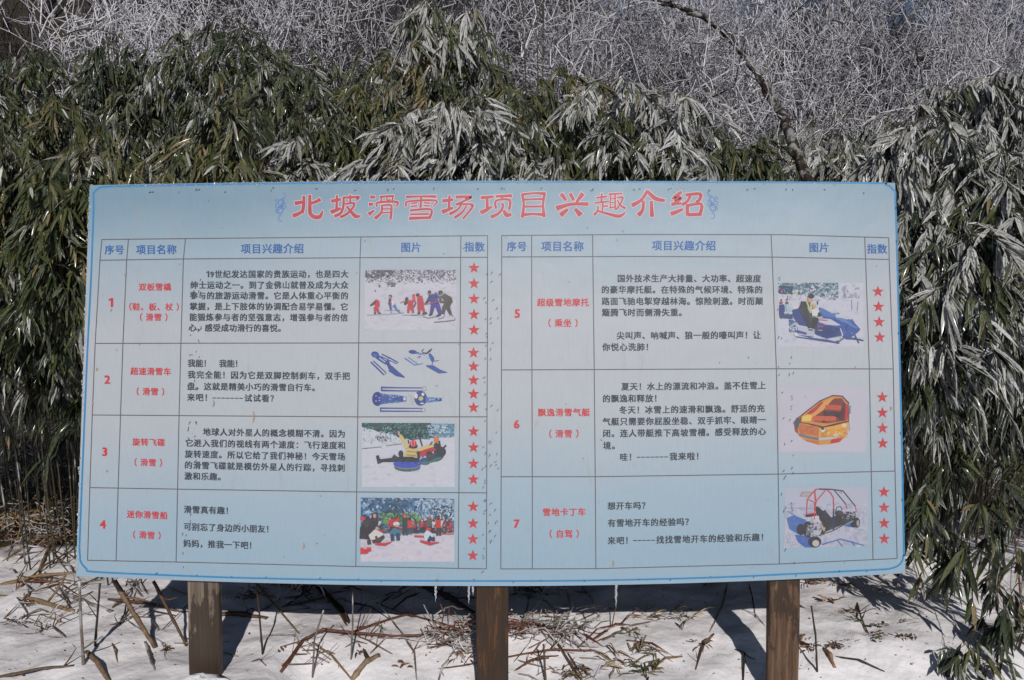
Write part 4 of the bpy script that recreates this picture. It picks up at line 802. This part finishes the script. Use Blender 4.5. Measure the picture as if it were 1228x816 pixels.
# ---------------------------------------------------------------- frosted shrubs and trees
def shrub_parts(seed,h,stems,levels,rad,tw,curl=.35,spread=.5,split=(3,4)):
    """multi stemmed bare shrub of height h: wood tubes and fine twigs"""
    random.seed(seed); T=[]
    def grow(p,d,L,r,lv):
        n=5 if lv>1 else 6; pts=[p]; up=(.35,.18,.08,0,0)[min(lv,4)]
        cc=curl*(1.1,1.1,1.2,1.35,1.5)[min(lv,4)]*(.45 if lv==0 else .8)
        for k in range(n):
            d=(d+Vector((random.gauss(0,cc),random.gauss(0,cc),random.gauss(up,cc*.8)))*.5).normalized(); p=p+d*L/n; pts.append(p)
        T.append((pts,r,lv))
        if lv<levels:
            for k in range(random.randint(*split)):
                i=random.randint(1 if lv else 2,n); a=Vector((random.gauss(0,1),random.gauss(0,1),random.gauss(.3,.7))).normalized()
                grow(pts[i],(d*(1-spread)+a*spread).normalized(),L*random.uniform(.5,.8),max(r*.52,tw),lv+1)
    for s in range(stems):
        a=random.uniform(0,2*math.pi); t=random.uniform(.1,.5)
        grow(Vector((random.gauss(0,.08),random.gauss(0,.08),-.05)),Vector((math.cos(a)*t,math.sin(a)*t,1)).normalized(),h*random.uniform(.4,.55),rad,0)
    zz=sorted(p.z for pts,_,_ in T for p in pts); f=h/zz[int(len(zz)*.96)]; rad_=sorted(math.hypot(p.x,p.y) for pts,_,_ in T for p in pts); fh=min(f,.40*h/rad_[int(len(rad_)*.96)])
    tr=MB(); tr.smooth=True; Vs=[];Fs=[];o=0
    ang=[(math.cos(2*math.pi*k/3),math.sin(2*math.pi*k/3)) for k in range(3)]
    for pts,r,lv in T:
        pts=[Vector((p.x*fh,p.y*fh,p.z*f)) for p in pts]; m=len(pts)
        if lv<=1: tr.tube(pts,[r*(1-.1*i) for i in range(m)],5,(.06,.045,.035),False); continue
        d=(pts[-1]-pts[0]).normalized(); u=d.orthogonal().normalized(); v=d.cross(u)
        for i,p in enumerate(pts):
            rr=r*(1-.45*i/(m-1))
            for c,s in ang: Vs.append(p+(u*c+v*s)*rr)
        for i in range(m-1):
            for k in range(3): a=o+i*3+k; b=o+i*3+(k+1)%3; Fs.append((a,b,b+3,a+3))
        o+=3*m
    me=bpy.data.meshes.new('twigs'); me.from_pydata([tuple(v) for v in Vs],[],Fs); me.polygons.foreach_set('use_smooth',[True]*len(Fs)); me.update()
    return tr.mesh('stems'),me
PR=[shrub_parts(11+i,h,st,lv,.015,tw,cu_,sp0,spl) for i,(h,st,lv,tw,cu_,sp0,spl) in enumerate([
    (2.4,6,4,.0028,.8,.6,(4,5)),(2.7,5,4,.0034,1.1,.68,(4,6)),(2.2,6,4,.0026,.7,.58,(4,5)),(3.2,5,4,.0035,.95,.64,(4,6))])]
PF=[shrub_parts(31+i,5.5,4,3,.06,.016,.4,.5,(4,5)) for i in range(2)]
for (a,b) in PR: a.materials.append(M['rime_dim']); b.materials.append(M['rime'])
for (a,b) in PF: a.materials.append(M['bark']); b.materials.append(M['brush'])
thin=[]  # darker coloured copies of the twigs, for the rear rows
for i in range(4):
    b=PR[i][1].copy(); b.materials.clear(); b.materials.append(M['rime_dim']); thin.append((PR[i][0],b))
def shrub(kind,x,y,s,rot,label,group,cat='shrub',name='frosted_shrub'):
    a,b=kind; r=empty(name,(x,y,hgt(x,y))); r.scale=(s,s,s); r.rotation_euler=(random.gauss(0,.08),random.gauss(0,.08),rot); tag(r,label,cat,group)
    o=bpy.data.objects.new('stems',a); col.objects.link(o); o.parent=r
    o=bpy.data.objects.new('twigs',b); col.objects.link(o); o.parent=r; o['kind']='stuff'
    return r
random.seed(77)
SH=[ # px, top row, depth, proto, label
(165,22,6.3,2,'frosted shrub over the bamboo at upper left, white twigs against the dark hill'),
(215,12,7.2,0,'frosted shrub behind the pointed bamboo peak'),
(285,5,7.0,2,'frosted shrub right of the pointed bamboo peak'),(350,-5,7.6,0,'frosted shrub between the pointed peak and the brownish bamboo'),
(420,5,8.2,2,'fine twigged frosted shrub behind the brownish bamboo'),(480,-10,8.5,0,'fine twigged frosted shrub left of the tall bamboo crown'),
(540,-10,8.8,2,'frosted shrub directly behind the tall bamboo crown at top centre'),(455,60,7.0,2,'low frosted shrub peeping over the brownish bamboo'),
(635,40,6.2,1,'bright curly twigged frosted shrub right of the tall bamboo crown'),(700,0,6.6,3,'large bright frosted shrub above the spiky iced tuft'),
(770,-15,7.0,1,'large bright frosted shrub left of the leaning trunk'),(745,75,6.3,1,'low curly frosted shrub just behind the spiky iced tuft'),
(835,40,7.2,3,'frosted shrub whose twigs hang over the leaning trunk base'),(690,95,6.4,2,'low frosted shrub between dark bamboo and thicket'),
(880,-5,7.6,0,'frosted shrub behind the bend of the leaning trunk'),(935,24,8.4,2,'frosted shrub right of the leaning trunk at the top edge'),
(1000,30,9.0,0,'tall frosted shrub above the dark hollow'),(1060,20,8.6,3,'frosted shrub under the blue sky right of the hollow'),
(1120,22,8.0,1,'bright frosted shrub at upper right against the sky'),(1180,15,7.4,3,'bright frosted shrub above the right edge bamboo'),
(1240,5,7.2,1,'frosted shrub cut by the right edge of the view'),(1060,85,6.6,1,'low frosted shrub behind the pale iced bamboo'),

(660,-30,10.5,2,'distant frosted shrub above the bright thicket'),
(960,22,11.5,3,'distant frosted tree shrub reaching the strip of sky'),
(1210,18,11.0,2,'distant frosted shrub on the ridge at upper right'),
(300,-25,10.5,3,'distant frosted shrub on the slope above the pointed peak'),(500,-30,11.5,3,'distant frosted tree shrub above the iced crown'),
(1150,60,6.2,1,'coarse frosted shrub rising from the right hand bamboo'),
(1025,26,13.0,3,'farthest frosted shrub on the ridge above the hollow'),
(180,0,8.8,2,'frosted shrub on the slope by the dark hill'),
(1310,40,6.6,3,'frosted shrub beyond the right edge'),
(1260,8,9.5,0,'frosted shrub in the second row at the right edge'),
(790,70,7.2,2,'frosted shrub filling the gap below the leaning trunk bend'),
(610,30,7.6,0,'frosted shrub in the gap right of the crown'),(560,60,7.0,2,'low frosted shrub behind the tall crown stems')]
def top97(me):
    v=np.empty(len(me.vertices)*3,dtype=np.float32); me.vertices.foreach_get('co',v); return float(np.percentile(v[2::3],96))
HP=[top97(b) for a,b in PR]
for i,(px,pt,Y,k,lb) in enumerate(SH):
    a=at(px,pt,Y); h=a.z-hgt(a.x,Y); fine= Y>7.9 and px<900
    s=min(2.2,max(.6,h/(2.4,2.7,2.2,3.2)[k])); kind=PR[k]
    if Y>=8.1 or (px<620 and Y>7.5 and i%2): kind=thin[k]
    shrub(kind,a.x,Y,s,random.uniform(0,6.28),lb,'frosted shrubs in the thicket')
# far-off woods, each one mass: brown on the left slope, rimed behind the thicket
def wood(name,label,spots,parts,mats):
    Vs=[];Fs=[];n0=0; MI=[]
    src=[]
    for me in parts:
        v=np.empty(len(me.vertices)*3,dtype=np.float32); me.vertices.foreach_get('co',v)
        f=np.array([list(q.vertices)[:4] for q in me.polygons if len(q.vertices)==4]); src.append((v.reshape(-1,3),f))
    for k,(x,y,s_) in enumerate(spots):
        a=random.uniform(0,6.28); ca,sa=math.cos(a)*s_,math.sin(a)*s_
        for pi_ in (2*(k%(len(parts)//2)),2*(k%(len(parts)//2))+1):
            v,f=src[pi_]; w_=np.stack([v[:,0]*ca-v[:,1]*sa+x,v[:,0]*sa+v[:,1]*ca+y,v[:,2]*s_+max(hgt(x,y),farh(x,y) if y>50 else -9)],1)
            Vs.append(w_);Fs.append(f+n0); MI.append(np.full(len(f),pi_%2)); n0+=len(w_)
    V=np.concatenate(Vs);F=np.concatenate(Fs); MI=np.concatenate(MI)
    me=bpy.data.meshes.new(name); me.vertices.add(len(V)); me.vertices.foreach_set('co',V.ravel()); me.loops.add(F.size); me.loops.foreach_set('vertex_index',F.ravel().astype(np.int32))
    me.polygons.add(len(F)); me.polygons.foreach_set('loop_start',(np.arange(len(F))*4).astype(np.int32)); me.polygons.foreach_set('loop_total',np.full(len(F),4,np.int32)); me.polygons.foreach_set('material_index',MI.astype(np.int32)); me.update(calc_edges=True)
    tag(link(name,me,mats),label,kind='stuff')
sp=[]
for i in range(60):
    y=random.uniform(14,50); sp.append((random.uniform(-.85,-.22)*y,y,random.uniform(.5,.9)))
wood('brown_wood','bare brown wood on the dark slope beyond the upper left bamboo',sp,[PF[0][0],PF[0][1],PF[1][0],PF[1][1]],[M['bark'],M['brush']])
sp=[]
for i in range(44):
    y=random.uniform(15,34); sp.append((random.uniform(-.2,.85)*y,y,random.uniform(.7,1.1)*(1+y/50)))
wood('frosted_wood','mass of frosted bare trees on the slope behind the thicket',sp,[PR[0][0],PR[0][1],PR[2][0],PR[2][1]],[M['brush'],M['rime_far']])
# leaning trunk
random.seed(3)
root=empty('leaning_tree',tuple(at(978,262,4.2))); tag(root,'leaning rough barked tree trunk with rime, curving from top centre down behind the sign','tree')
tp=[(985,420,4.2,.066),(978,262,4.2,.062),(964,205,4.25,.056),(948,165,4.4,.05),(932,130,4.75,.048),(912,95,4.75,.04),(896,72,4.75,.036),(876,44,4.75,.033),(848,24,4.75,.03),(818,10,4.75,.027),(790,2,4.75,.024),(755,-18,4.75,.02)]
pts=[at(a,b,c) for a,b,c,_ in tp]; cv=catmull3(pts,5); rr=[tp[min(int(i/5),len(tp)-1)][3]*(.5+.05*random.random())+.001 for i in range(len(cv))]
b=MB(); b.smooth=True; cv=[p+Vector((random.gauss(0,.006),0,random.gauss(0,.006))) for p in cv]; b.tube(cv,rr,9,jit=.10); b.obj('trunk',[M['bark']],root)
tb=MB()
def wig(p,d,L,r,lv):
    pp_=[p]
    for k in range(4):
        d=(d+Vector((random.gauss(0,.3),random.gauss(0,.3),random.gauss(-.05,.3)))).normalized(); p=p+d*L/4; pp_.append(p)
    tb.tube(pp_,[r*(1-.15*k) for k in range(5)],3,cap=False)
    if lv: 
        for _ in range(4): wig(random.choice(pp_[1:]),(d+Vector((random.gauss(0,.7),random.gauss(0,.5),random.gauss(0,.6)))).normalized(),L*.6,r*.7,lv-1)
for i in range(18,len(cv),3):
    for _ in range(1 if i<40 else 2): wig(cv[i],Vector((random.choice([-1,-.6,.8]),random.gauss(-.2,.4),random.uniform(-.5,.8))).normalized(),random.uniform(.2,.5),.0055,2)
for i in range(6,16,3): wig(cv[i],Vector((random.choice([-1,1]),-.3,.2)),.12,.005,1)
o=tb.obj('twigs',[M['rime']],root); o['kind']='stuff'
# lone bare stems at the top
def stem(name,label,pts,r,c,mt='cane',group=None,cat='stem'):
    P=[at(*p) for p in pts]; cv=catmull3(P,5); b=MB(); b.smooth=True; b.tube(cv,[r*(1-.5*i/len(cv)) for i in range(len(cv))],5,c)
    tag(b.obj(name,[M[mt]],None,tuple(P[0])),label,cat,group)
stem('vine','dark curved vine arching over the upper left frosted shrub',[(72,45,5.4),(95,36,5.4),(120,36,5.4),(142,44,5.4),(156,54,5.4)],.006,(.05,.04,.035),cat='vine')
stem('grass_stem','pale straight stem slanting up at the upper left corner',[(80,58,5.),(60,28,5.),(34,0,5.)],.005,(.42,.38,.36),'icecane',cat='stem')
stem('grass_stem','small thin stem below the slanting one at upper left',[(34,58,5.),(26,46,5.),(18,34,5.)],.005,(.2,.17,.15),'icecane',cat='stem')
stem('grass_stem','long thin pale stem crossing the top edge left of the crown',[(395,22,5.6),(440,12,5.6),(485,-4,5.6)],.0045,(.45,.42,.4),'icecane',cat='stem')
stem('grass_stem','thin horizontal stem left of the sign',[(0,247,3.3),(30,249,3.3),(62,258,3.25)],.003,(.3,.25,.18),'icecane',cat='stem')

# ---------------------------------------------------------------- canes and sticks on the snow
random.seed(21)
TAN=(.30,.20,.11); BR=(.13,.075,.045); RDB=(.16,.06,.035); GR=(.20,.17,.145); DKB=(.05,.035,.026)
def knot(b,pts,r,c,seg=6,nodes=True,n=6):
    cv=[Vector(pts[0])]+[Vector(a_).lerp(Vector(b_),k_/seg) for a_,b_ in zip(pts[:-1],pts[1:]) for k_ in range(1,seg+1)]; m=len(cv); cv=[p+Vector((random.gauss(0,r*.07),random.gauss(0,r*.07),random.gauss(0,r*.07))) for p in cv]
    rs=[r*(1-.25*i/m)*(1.22 if nodes and i%5==2 else 1) for i in range(m)]
    b.smooth=True; b.tube(cv,rs,n,c,jit=.06); return cv
def cane(label,pts,wpx,c,mode='lie',mt='cane',name='dead_cane',side=0,group='dead canes and sticks lying behind and below the sign',cat='stick',parent=None):
    if mode=='lie': P=[ground(x,y,.004) for x,y in pts]; P=[p+Vector((0,0,.014 if 0<i<len(P)-1 else -.006)) for i,p in enumerate(P)]
    else:
        lo=max(pts,key=lambda p:p[1]); Y=max(ground(lo[0],lo[1]).y,YB+.1); P=[at(x,y,Y+ (0 if mode=='stand' else .0)) for x,y in pts]
    d=sum(p.y for p in P)/len(P); r=wpx/2*d/FPX*.82; c=tuple(v*.72 for v in c)
    b=MB(); cv=knot(b,P,r,c)
    for _ in range(side):
        i=random.randrange(2,len(cv)-2); t=(cv[i+1]-cv[i]).normalized(); s=t.cross(Vector((0,1,.2))).normalized()*random.choice([-1,1])
        q=cv[i]; L=random.uniform(.04,.13); e=(t*.6+s+Vector((0,random.gauss(0,.3),0))).normalized()
        b.tube([q,q+e*L*.5,q+e*L+Vector((0,0,random.uniform(-.01,.02)))],[r*.55,r*.45,r*.25],4,c)
    o=b.obj(name,[M[mt]],parent,tuple(P[0]))
    if parent: o.location=P[0]-parent.location; return o
    tag(o,label,cat,group); return o
CA=[('pale cane lying at the far left edge, uppermost of the left heap',[(0,701),(45,694),(91,686)],6,TAN,'lie',1),
('tan cane crossing the snow below the sign left corner',[(-5,714),(40,722),(89,732)],7,TAN,'lie',1),
('reddish stick on the snow at the left edge',[(20,698),(50,700),(85,699)],4,RDB,'lie',0),
('bent grey brown cane passing under the sign left corner',[(43,692),(81,716),(134,733)],6.5,GR,'lie',2),
('upright grey stem straight below the sign left corner',[(101,813),(97,745),(95,697)],5,GR,'stand',1),
('thin dark stem standing right of the left corner',[(114,775),(117,735),(120,700)],3.5,DKB,'stand',2),
('thick tan cane leaning with a cut lower end, left of the left post',[(137,697),(160,735),(186,777)],7.5,(.24,.16,.1),'stand',1),
('brown cane sloping down behind the left post',[(184,697),(205,738),(224,775)],5,BR,'stand',1),
('dark cane running behind the left post from the left',[(130,718),(175,726),(222,734)],5,BR,'lie',2),
('short thick log end showing right of the left post',[(255,737),(285,739),(321,741)],8,(.12,.07,.04),'lie',0),
('thin stem branching down left of the left post',[(142,700),(152,722),(150,738),(143,750)],2.6,DKB,'lie',2),
('thick tan cut cane in the lower left snow',[(104,781),(116,797),(132,818)],8,(.26,.18,.12),'lie',0),
('broken grey twig between the cut cane and the left post',[(174,769),(180,792),(191,818)],4.5,GR,'lie',1),
('long brown stick lying at the bottom left corner',[(-5,811),(50,806),(89,797)],5,(.14,.09,.06),'lie',2),
('straw coloured cane slanting up at the left beside the sign edge',[(46,686),(60,655),(73,626)],4,TAN,'lie',0),
('long straw cane slanting across the left heap',[(20,706),(55,680),(88,658)],3.5,TAN,'lie',1),
('thin red brown stem slanting from the left edge up to the sign',[(0,640),(45,655),(85,668)],2.6,RDB,'lie',1),
('dark upright thin stem right of the left post',[(315,785),(311,735),(307,698)],3.2,DKB,'stand',2),
('yellowish thin stem leaning right of the left post',[(309,700),(330,730),(360,760)],3,(.24,.17,.09),'lie',0),
('thin grey bent twig arching right of the left post',[(312,732),(339,721),(423,707)],3,GR,'lie',2),
('thin vertical twig hanging down from the bent one',[(421,791),(423,750),(423,707)],2.6,GR,'stand',1),
('thick dark stalk leaning between left and middle posts',[(377,699),(409,733),(443,792)],8,DKB,'lie',2),
('dark brown bent stick beside the thick dark stalk',[(339,727),(393,720),(406,737),(432,775)],4,BR,'lie',1),
('long reddish vine stem running to the middle post',[(336,805),(363,772),(387,759),(472,767),(566,758)],5,RDB,'lie',5),
('second thinner reddish stem arching above the long one',[(407,762),(441,755),(487,740),(526,750),(566,758)],3.2,RDB,'lie',4),
('thin frosted twig standing left of the dark stalk',[(375,813),(377,767),(388,732)],3,GR,'stand',2),
('slanting tan twig below the long reddish stem',[(375,769),(398,790),(423,815)],3.5,TAN,'lie',1),
('splintered pale cane stump at the bottom between posts',[(423,813),(438,798),(454,785)],9,(.36,.27,.17),'lie',0),
('crooked grey frosted twig left of the middle post',[(480,757),(497,786),(500,818)],3.4,GR,'lie',2),
('thin dark twig in the shade left of the middle post',[(504,710),(488,720),(469,731)],3,DKB,'lie',0),
('thin dark twig in the shade under the sign middle',[(425,722),(444,731),(466,741)],2.8,DKB,'lie',1),
('thick shaded branch running up to the middle post',[(508,703),(538,718),(569,735)],8,(.09,.065,.05),'lie',2),
('frosted short twig at the foot of the middle post',[(538,790),(531,802),(525,818)],4,GR,'lie',1),
('grey cane leaning down in the shade right of the middle post',[(698,703),(710,722),(721,743)],4,GR,'lie',0),
('thin bent frosted twig left of the right post',[(872,700),(866,730),(851,757)],3,GR,'lie',2),
('long thin twig crossing the snow right of the middle post',[(624,738),(668,774),(700,818)],3,BR,'lie',4),
('reddish stick lying flat right of the middle post',[(608,787),(660,783),(714,779)],3.6,RDB,'lie',4),
('lower reddish stick by the bottom edge right of the middle post',[(614,806),(635,796),(658,788)],3,RDB,'lie',2),
('short upright stem right of the middle post',[(654,817),(653,795),(652,773)],3.6,BR,'stand',1),
('reddish branch pointing up right in the middle of the snow',[(711,766),(738,752),(776,751)],3.6,RDB,'lie',3),
('short red twig in the iced tangle right of the middle post',[(681,757),(703,765),(724,775)],3,RDB,'lie',2),
('tan stalk rising from the olive tuft',[(781,802),(798,793),(818,786)],3.6,TAN,'lie',0),
('dark forked twig left of the right post',[(882,778),(893,787),(891,818)],3.5,DKB,'lie',2),
('curved brown twig with dead leaves left of the right post',[(856,759),(843,778),(834,802)],3,BR,'lie',3),
('hair thin twig reaching the right post',[(890,730),(905,739),(920,753)],1.7,GR,'lie',1),
('thin stem in the shade beside the right post',[(898,699),(902,719),(906,739)],2.2,DKB,'lie',0),
('dark upright stem right of the right post',[(980,806),(978,761),(973,727)],3.2,DKB,'stand',0),
('long thin twig lying on the snow at lower right',[(1000,786),(1030,795),(1061,804)],2.8,DKB,'lie',0),
('split tan wood chip standing in the snow right of the right post',[(988,777),(995,788),(1001,800)],6.5,(.36,.22,.11),'lie',0),
('knobbly dark twig in the open snow at right',[(1028,722),(1032,743),(1042,760)],3,BR,'lie',3),
('short tan twig leaning on the right post',[(965,760),(962,766),(959,773)],3.4,TAN,'lie',0),
('pale thick cane leaning in the snow at the right edge',[(1205,600),(1215,612),(1232,635)],5,(.3,.27,.25),'lie',0),
('reddish dead stem at the right edge behind the hanging branch',[(1150,632),(1190,637),(1230,640)],3,RDB,'lie',1),
('upright reddish stem at the right edge',[(1226,745),(1222,690),(1216,640)],3.4,RDB,'stand',1),
('thin brown stem slanting behind the hanging bamboo branch',[(1170,595),(1190,640),(1215,662)],2.6,BR,'lie',2),
]
for lb,pts,wp,c,mode,sd in CA: cane(lb,pts,wp,c,mode,'icecane' if c is GR else 'cane',side=sd)
for reg,x0,x1,y0,y1,n_,cs in (('in the heap at the lower left corner',0,225,668,770,46,(TAN,BR,GR)),('in the shade between the left and middle posts',270,560,700,735,16,(BR,DKB)),
        ('on the lit snow between the left and middle posts',300,560,745,812,24,(RDB,BR,GR)),('on the snow right of the middle post',612,760,740,812,24,(RDB,BR,GR)),('in the dark at the lower left edge',0,92,500,690,60,(TAN,BR,GR)),('at the right edge behind the hanging branch',1120,1228,590,700,12,(RDB,BR,GR))):
    c0=ground((x0+x1)/2,(y0+y1)/2); hp=empty('twig_heap',tuple(c0)); tag(hp,'loose scatter of thin dead twigs '+reg,'twigs','scatters of thin dead twigs')
    for i in range(n_):
        x=random.uniform(x0,x1); y=random.uniform(y0,y1); L=random.uniform(18,75); a=random.gauss(0,.5) if random.random()<.7 else random.uniform(-1.5,1.5)
        k=random.uniform(-.3,.3)
        pts=[(x,y),(x+L*.5*math.cos(a),y+L*.5*math.sin(a)),(x+L*math.cos(a+k),y+L*math.sin(a+k))]
        if max(p[1] for p in pts)>818 or min(p[1] for p in pts)<480: continue
        cane('thin dead twig '+reg,pts,random.uniform(1.3,2.8),random.choice(cs),'lie',random.choice(['cane','icecane']),'twig',random.choice([0,1,2]),parent=hp)
# tangles of frosted twigs by the middle post
def tangle(label,px,py,spx,n,c,seed,hh=.10):
    random.seed(seed); b=MB(); o=ground(px,py); S=spx*o.y/FPX
    for _ in range(n):
        x=o.x+random.gauss(0,S*.45); y=o.y+random.gauss(0,S*.4); p=Vector((x,y,hgt(x,y)+random.uniform(0,hh)))
        d=Vector((random.gauss(0,1),random.gauss(0,.5),random.gauss(-.1,.5))).normalized(); L=random.uniform(.04,.16)
        pts=[p]
        for k in range(3): d=(d+Vector((random.gauss(0,.3),random.gauss(0,.3),random.gauss(0,.3)))).normalized(); p=p+d*L/3; p.z=max(p.z,hgt(p.x,p.y)+.003); pts.append(p)
        b.tube(pts,[.0032,.0028,.0024,.0018],4,random.choice([c,GR,(.4,.38,.36),c]))
    r_=b.obj('twig_tangle',[M['icecane']],None,tuple(o)); tag(r_,label,'twigs','tangles of iced twigs on the snow') if hh<.3 else tag(r_,label,kind='stuff')
tangle('tangle of frosted reddish twigs hugging the left side of the middle post',545,772,34,70,RDB,1)
tangle('tangle of iced red twigs just right of the middle post',628,760,34,60,RDB,2)
tangle('silvery iced twig tangle in the snow right of the middle post',680,765,30,60,GR,3)
tangle('brown twig tangle in the shade between left and middle posts',350,712,40,40,BR,4)
tangle('dark twig heap in the shade right of the middle post',640,712,36,70,DKB,5)
tangle('dry twig heap at the left edge beside the sign',45,640,50,110,TAN,6,.2)
tangle('bare brush darkened for shade under the bamboo at the left edge',40,600,60,330,DKB,9,.75)  # added brush whose dark colour carries the shade under the bamboo
tangle('bare brush darkened for shade under the bamboo at the right edge',1180,600,60,260,DKB,10,.6)  # twigs fill the gap, coloured dark in place of shade
tangle('reddish twigs on the shaded snow at the right edge',1195,640,44,50,RDB,7,.12)
tangle('thin twigs near the lower left corner',60,755,45,14,BR,8,.03)
# tufts of dead leaves and grass
def tuft(label,px,py,wpx,n,cols,seed,L=.05,W=.011,flat=.35,name='leaf_tuft',cat='leaves',group='tufts of dead leaves and grass on the snow'):
    random.seed(seed); o=ground(px,py); S=wpx/2*o.y/FPX; b=MB(); b.smooth=False
    for _ in range(n):
        a=random.uniform(0,6.283); rr=S*random.random()**.6; x=o.x+math.cos(a)*rr; y=o.y+math.sin(a)*rr*.7
        p=Vector((x,y,hgt(x,y)+random.uniform(.002,.02))); a2=random.uniform(0,6.283); d=Vector((math.cos(a2),math.sin(a2),random.uniform(-.1,flat*2))).normalized(); s=d.cross(Vector((random.gauss(0,.4),random.gauss(0,.4),1))).normalized(); l=L*random.uniform(.5,1.2); w_=W*random.uniform(.6,1.2)
        u=s.cross(d); c=random.choice(cols); k=random.uniform(.7,1.2); c=tuple(v*k for v in c)
        b.add([p,p+d*l*.35-s*w_*.5+u*w_*.3,p+d*l*.35,p+d*l*.35+s*w_*.5+u*w_*.3,p+d*l*.75-s*w_*.35+u*w_*.1,p+d*l*.75-Vector((0,0,l*.05)),p+d*l*.75+s*w_*.35+u*w_*.1,p+d*l-Vector((0,0,l*.18))],[[0,1,2],[0,2,3],[1,4,5,2],[2,5,6,3],[4,7,5],[5,7,6]],c)
    r_=b.obj(name,[M['cane']],None,tuple(o)); tag(r_,label,cat,group)
DL=[(.16,.085,.045),(.1,.055,.032),(.24,.14,.07),(.06,.035,.025)]; OL=[(.09,.095,.04),(.06,.07,.03),(.16,.13,.06),(.2,.17,.09)]; ST=[(.34,.26,.15),(.26,.19,.11),(.4,.33,.22),(.12,.09,.05)]
for k,(lb,px,py,wp,n,cl_,L,W) in enumerate([
('big brown dry leaf tuft at the top of the right post',976,699,26,60,DL,.06,.009),('olive grass tuft on the snow under the sign right end',1012,705,26,34,OL,.05,.006),
('orange brown dead leaves right of the right post',996,722,20,9,[(.3,.16,.07),(.16,.08,.04)],.05,.016),('small brown leaf bit under the sign right corner',1067,713,16,8,DL,.035,.009),
('tiny yellow green sprig near the sign right corner',1055,702,10,7,OL,.03,.006),('small dead leaf near the top of the open right snow',1033,693,12,6,DL,.04,.01),
('straw sprig in the open snow at right',1088,746,16,8,ST,.045,.005),('curled olive dead leaf in the open snow',1056,754,12,7,OL,.035,.013),
('dark leaf litter patch beside the curled olive leaf',1052,766,20,14,DL+OL,.035,.009),('small dark leaf lump, left of a pair at lower right',1081,768,10,9,DL,.03,.01),
('small dark leaf lump, right of a pair at lower right',1094,767,11,10,DL,.03,.01),('brown mulch lump at the foot of the dark upright stem',970,777,22,30,DL,.035,.009),
('dark brown leaf clump above the wood chip',1003,779,13,14,DL,.035,.01),('scattered dark crumbs in the snow at right',1018,775,22,10,DL,.02,.006),
('dried leafy sprig beside the knobbly twig',1020,735,13,16,DL,.035,.008),('olive leaves at the knobbly twig foot',1028,745,16,12,OL,.035,.008),
('green tan arched grass tuft in the middle of the snow',816,744,34,26,OL+ST,.11,.006),('tan grass tuft arching left of the green one',770,742,26,16,ST,.1,.006),
('olive leaf cluster at the reddish branch',755,760,16,16,OL,.05,.009),('olive brown leaf tuft at the bottom right of centre',772,783,30,26,OL+ST,.07,.009),
('dry straw blades fanned at the bottom right of centre',748,800,40,22,ST,.11,.007),('dark olive leaf tuft at the bottom edge right of centre',776,808,30,26,OL,.07,.01),
('olive brown tuft in the snow left of centre bottom',688,812,44,40,OL+DL,.05,.008),('dark drooping leaf cluster under the bent twig',842,775,16,14,DL,.05,.01),
('rust coloured leaf pair left of the middle post',483,802,14,7,[(.22,.1,.05),(.14,.07,.04)],.05,.012),('small green blade by the reddish stem',457,760,10,4,[(.1,.16,.04)],.06,.006),
('rust leaves under the reddish stem left of the middle post',553,785,30,34,[(.2,.1,.05),(.13,.07,.04),(.34,.28,.22)],.05,.007),('dark leaf curl on the snow below the thick stalk',428,786,8,5,DL,.04,.012),
('brown leaf tuft in the lower left snow beside the post',201,781,12,14,DL,.03,.009),('small leaf scrap in the lower left snow',50,758,12,8,DL,.04,.009),
('dark leaf patch at the far left of the snow',18,748,26,22,DL,.04,.009),('leaf patch under the left heap',32,724,24,24,DL,.04,.01),
('dry straw leaf heap at the left edge beside the sign',22,630,70,230,ST,.12,.010),('rust dead leaf patch lower on the left edge',70,650,40,70,ST+DL,.1,.009),
('dead brown leaves in the shade under the left end of the sign',300,716,30,30,DL,.05,.01),('dark dead leaf pile in shade under the sign middle',352,702,40,60,DL,.06,.012),
('tiny brown leaf left of the reddish stem',338,783,9,3,DL,.04,.01),('dark crumbs by the bottom right corner branch',1190,800,30,20,DL,.04,.01),
('dark leaves in the shade under the sign right half',845,697,24,24,OL,.08,.012)]):
    tuft(lb,px,py,wp,n,cl_,100+k,L,W)
# small leaf specks scattered on the snow
random.seed(9); b=MB()
for i in range(420):
    px=random.uniform(0,1228); py=random.uniform(696,816); o=ground(px,py,.003); s=random.uniform(.002,.008); a=random.uniform(0,6.28); e=random.uniform(.25,.9)
    u=Vector((math.cos(a),math.sin(a),random.gauss(0,.25)))*s; v=Vector((-math.sin(a),math.cos(a),random.gauss(0,.3)))*s*e
    b.add([o-u,o-v,o+u,o+v],[[0,1,2,3]],random.choice(DL+[(.2,.15,.1)]))
o=b.obj('leaf_specks',[M['cane']]); tag(o,'small specks of bark and leaf litter scattered on the snow',kind='stuff')
# snow capped stone at the left post foot
random.seed(4)
for lb,px,py,r,sq in (('snow capped stone at the foot of the left post',240,812,.075,(1.5,.7,.42)),('dark low stone right of the left post foot',288,816,.06,(1.5,.6,.35))):
    c=at(px,py,2.70); b=MB(); b.smooth=True; blob(b,(c.x,c.y,c.z-.03),r,12,8,sq); tag(b.obj('stone',[M['stone']],None,(c.x,c.y,c.z-.05)),lb,'stone')
bpy.context.view_layer.update()
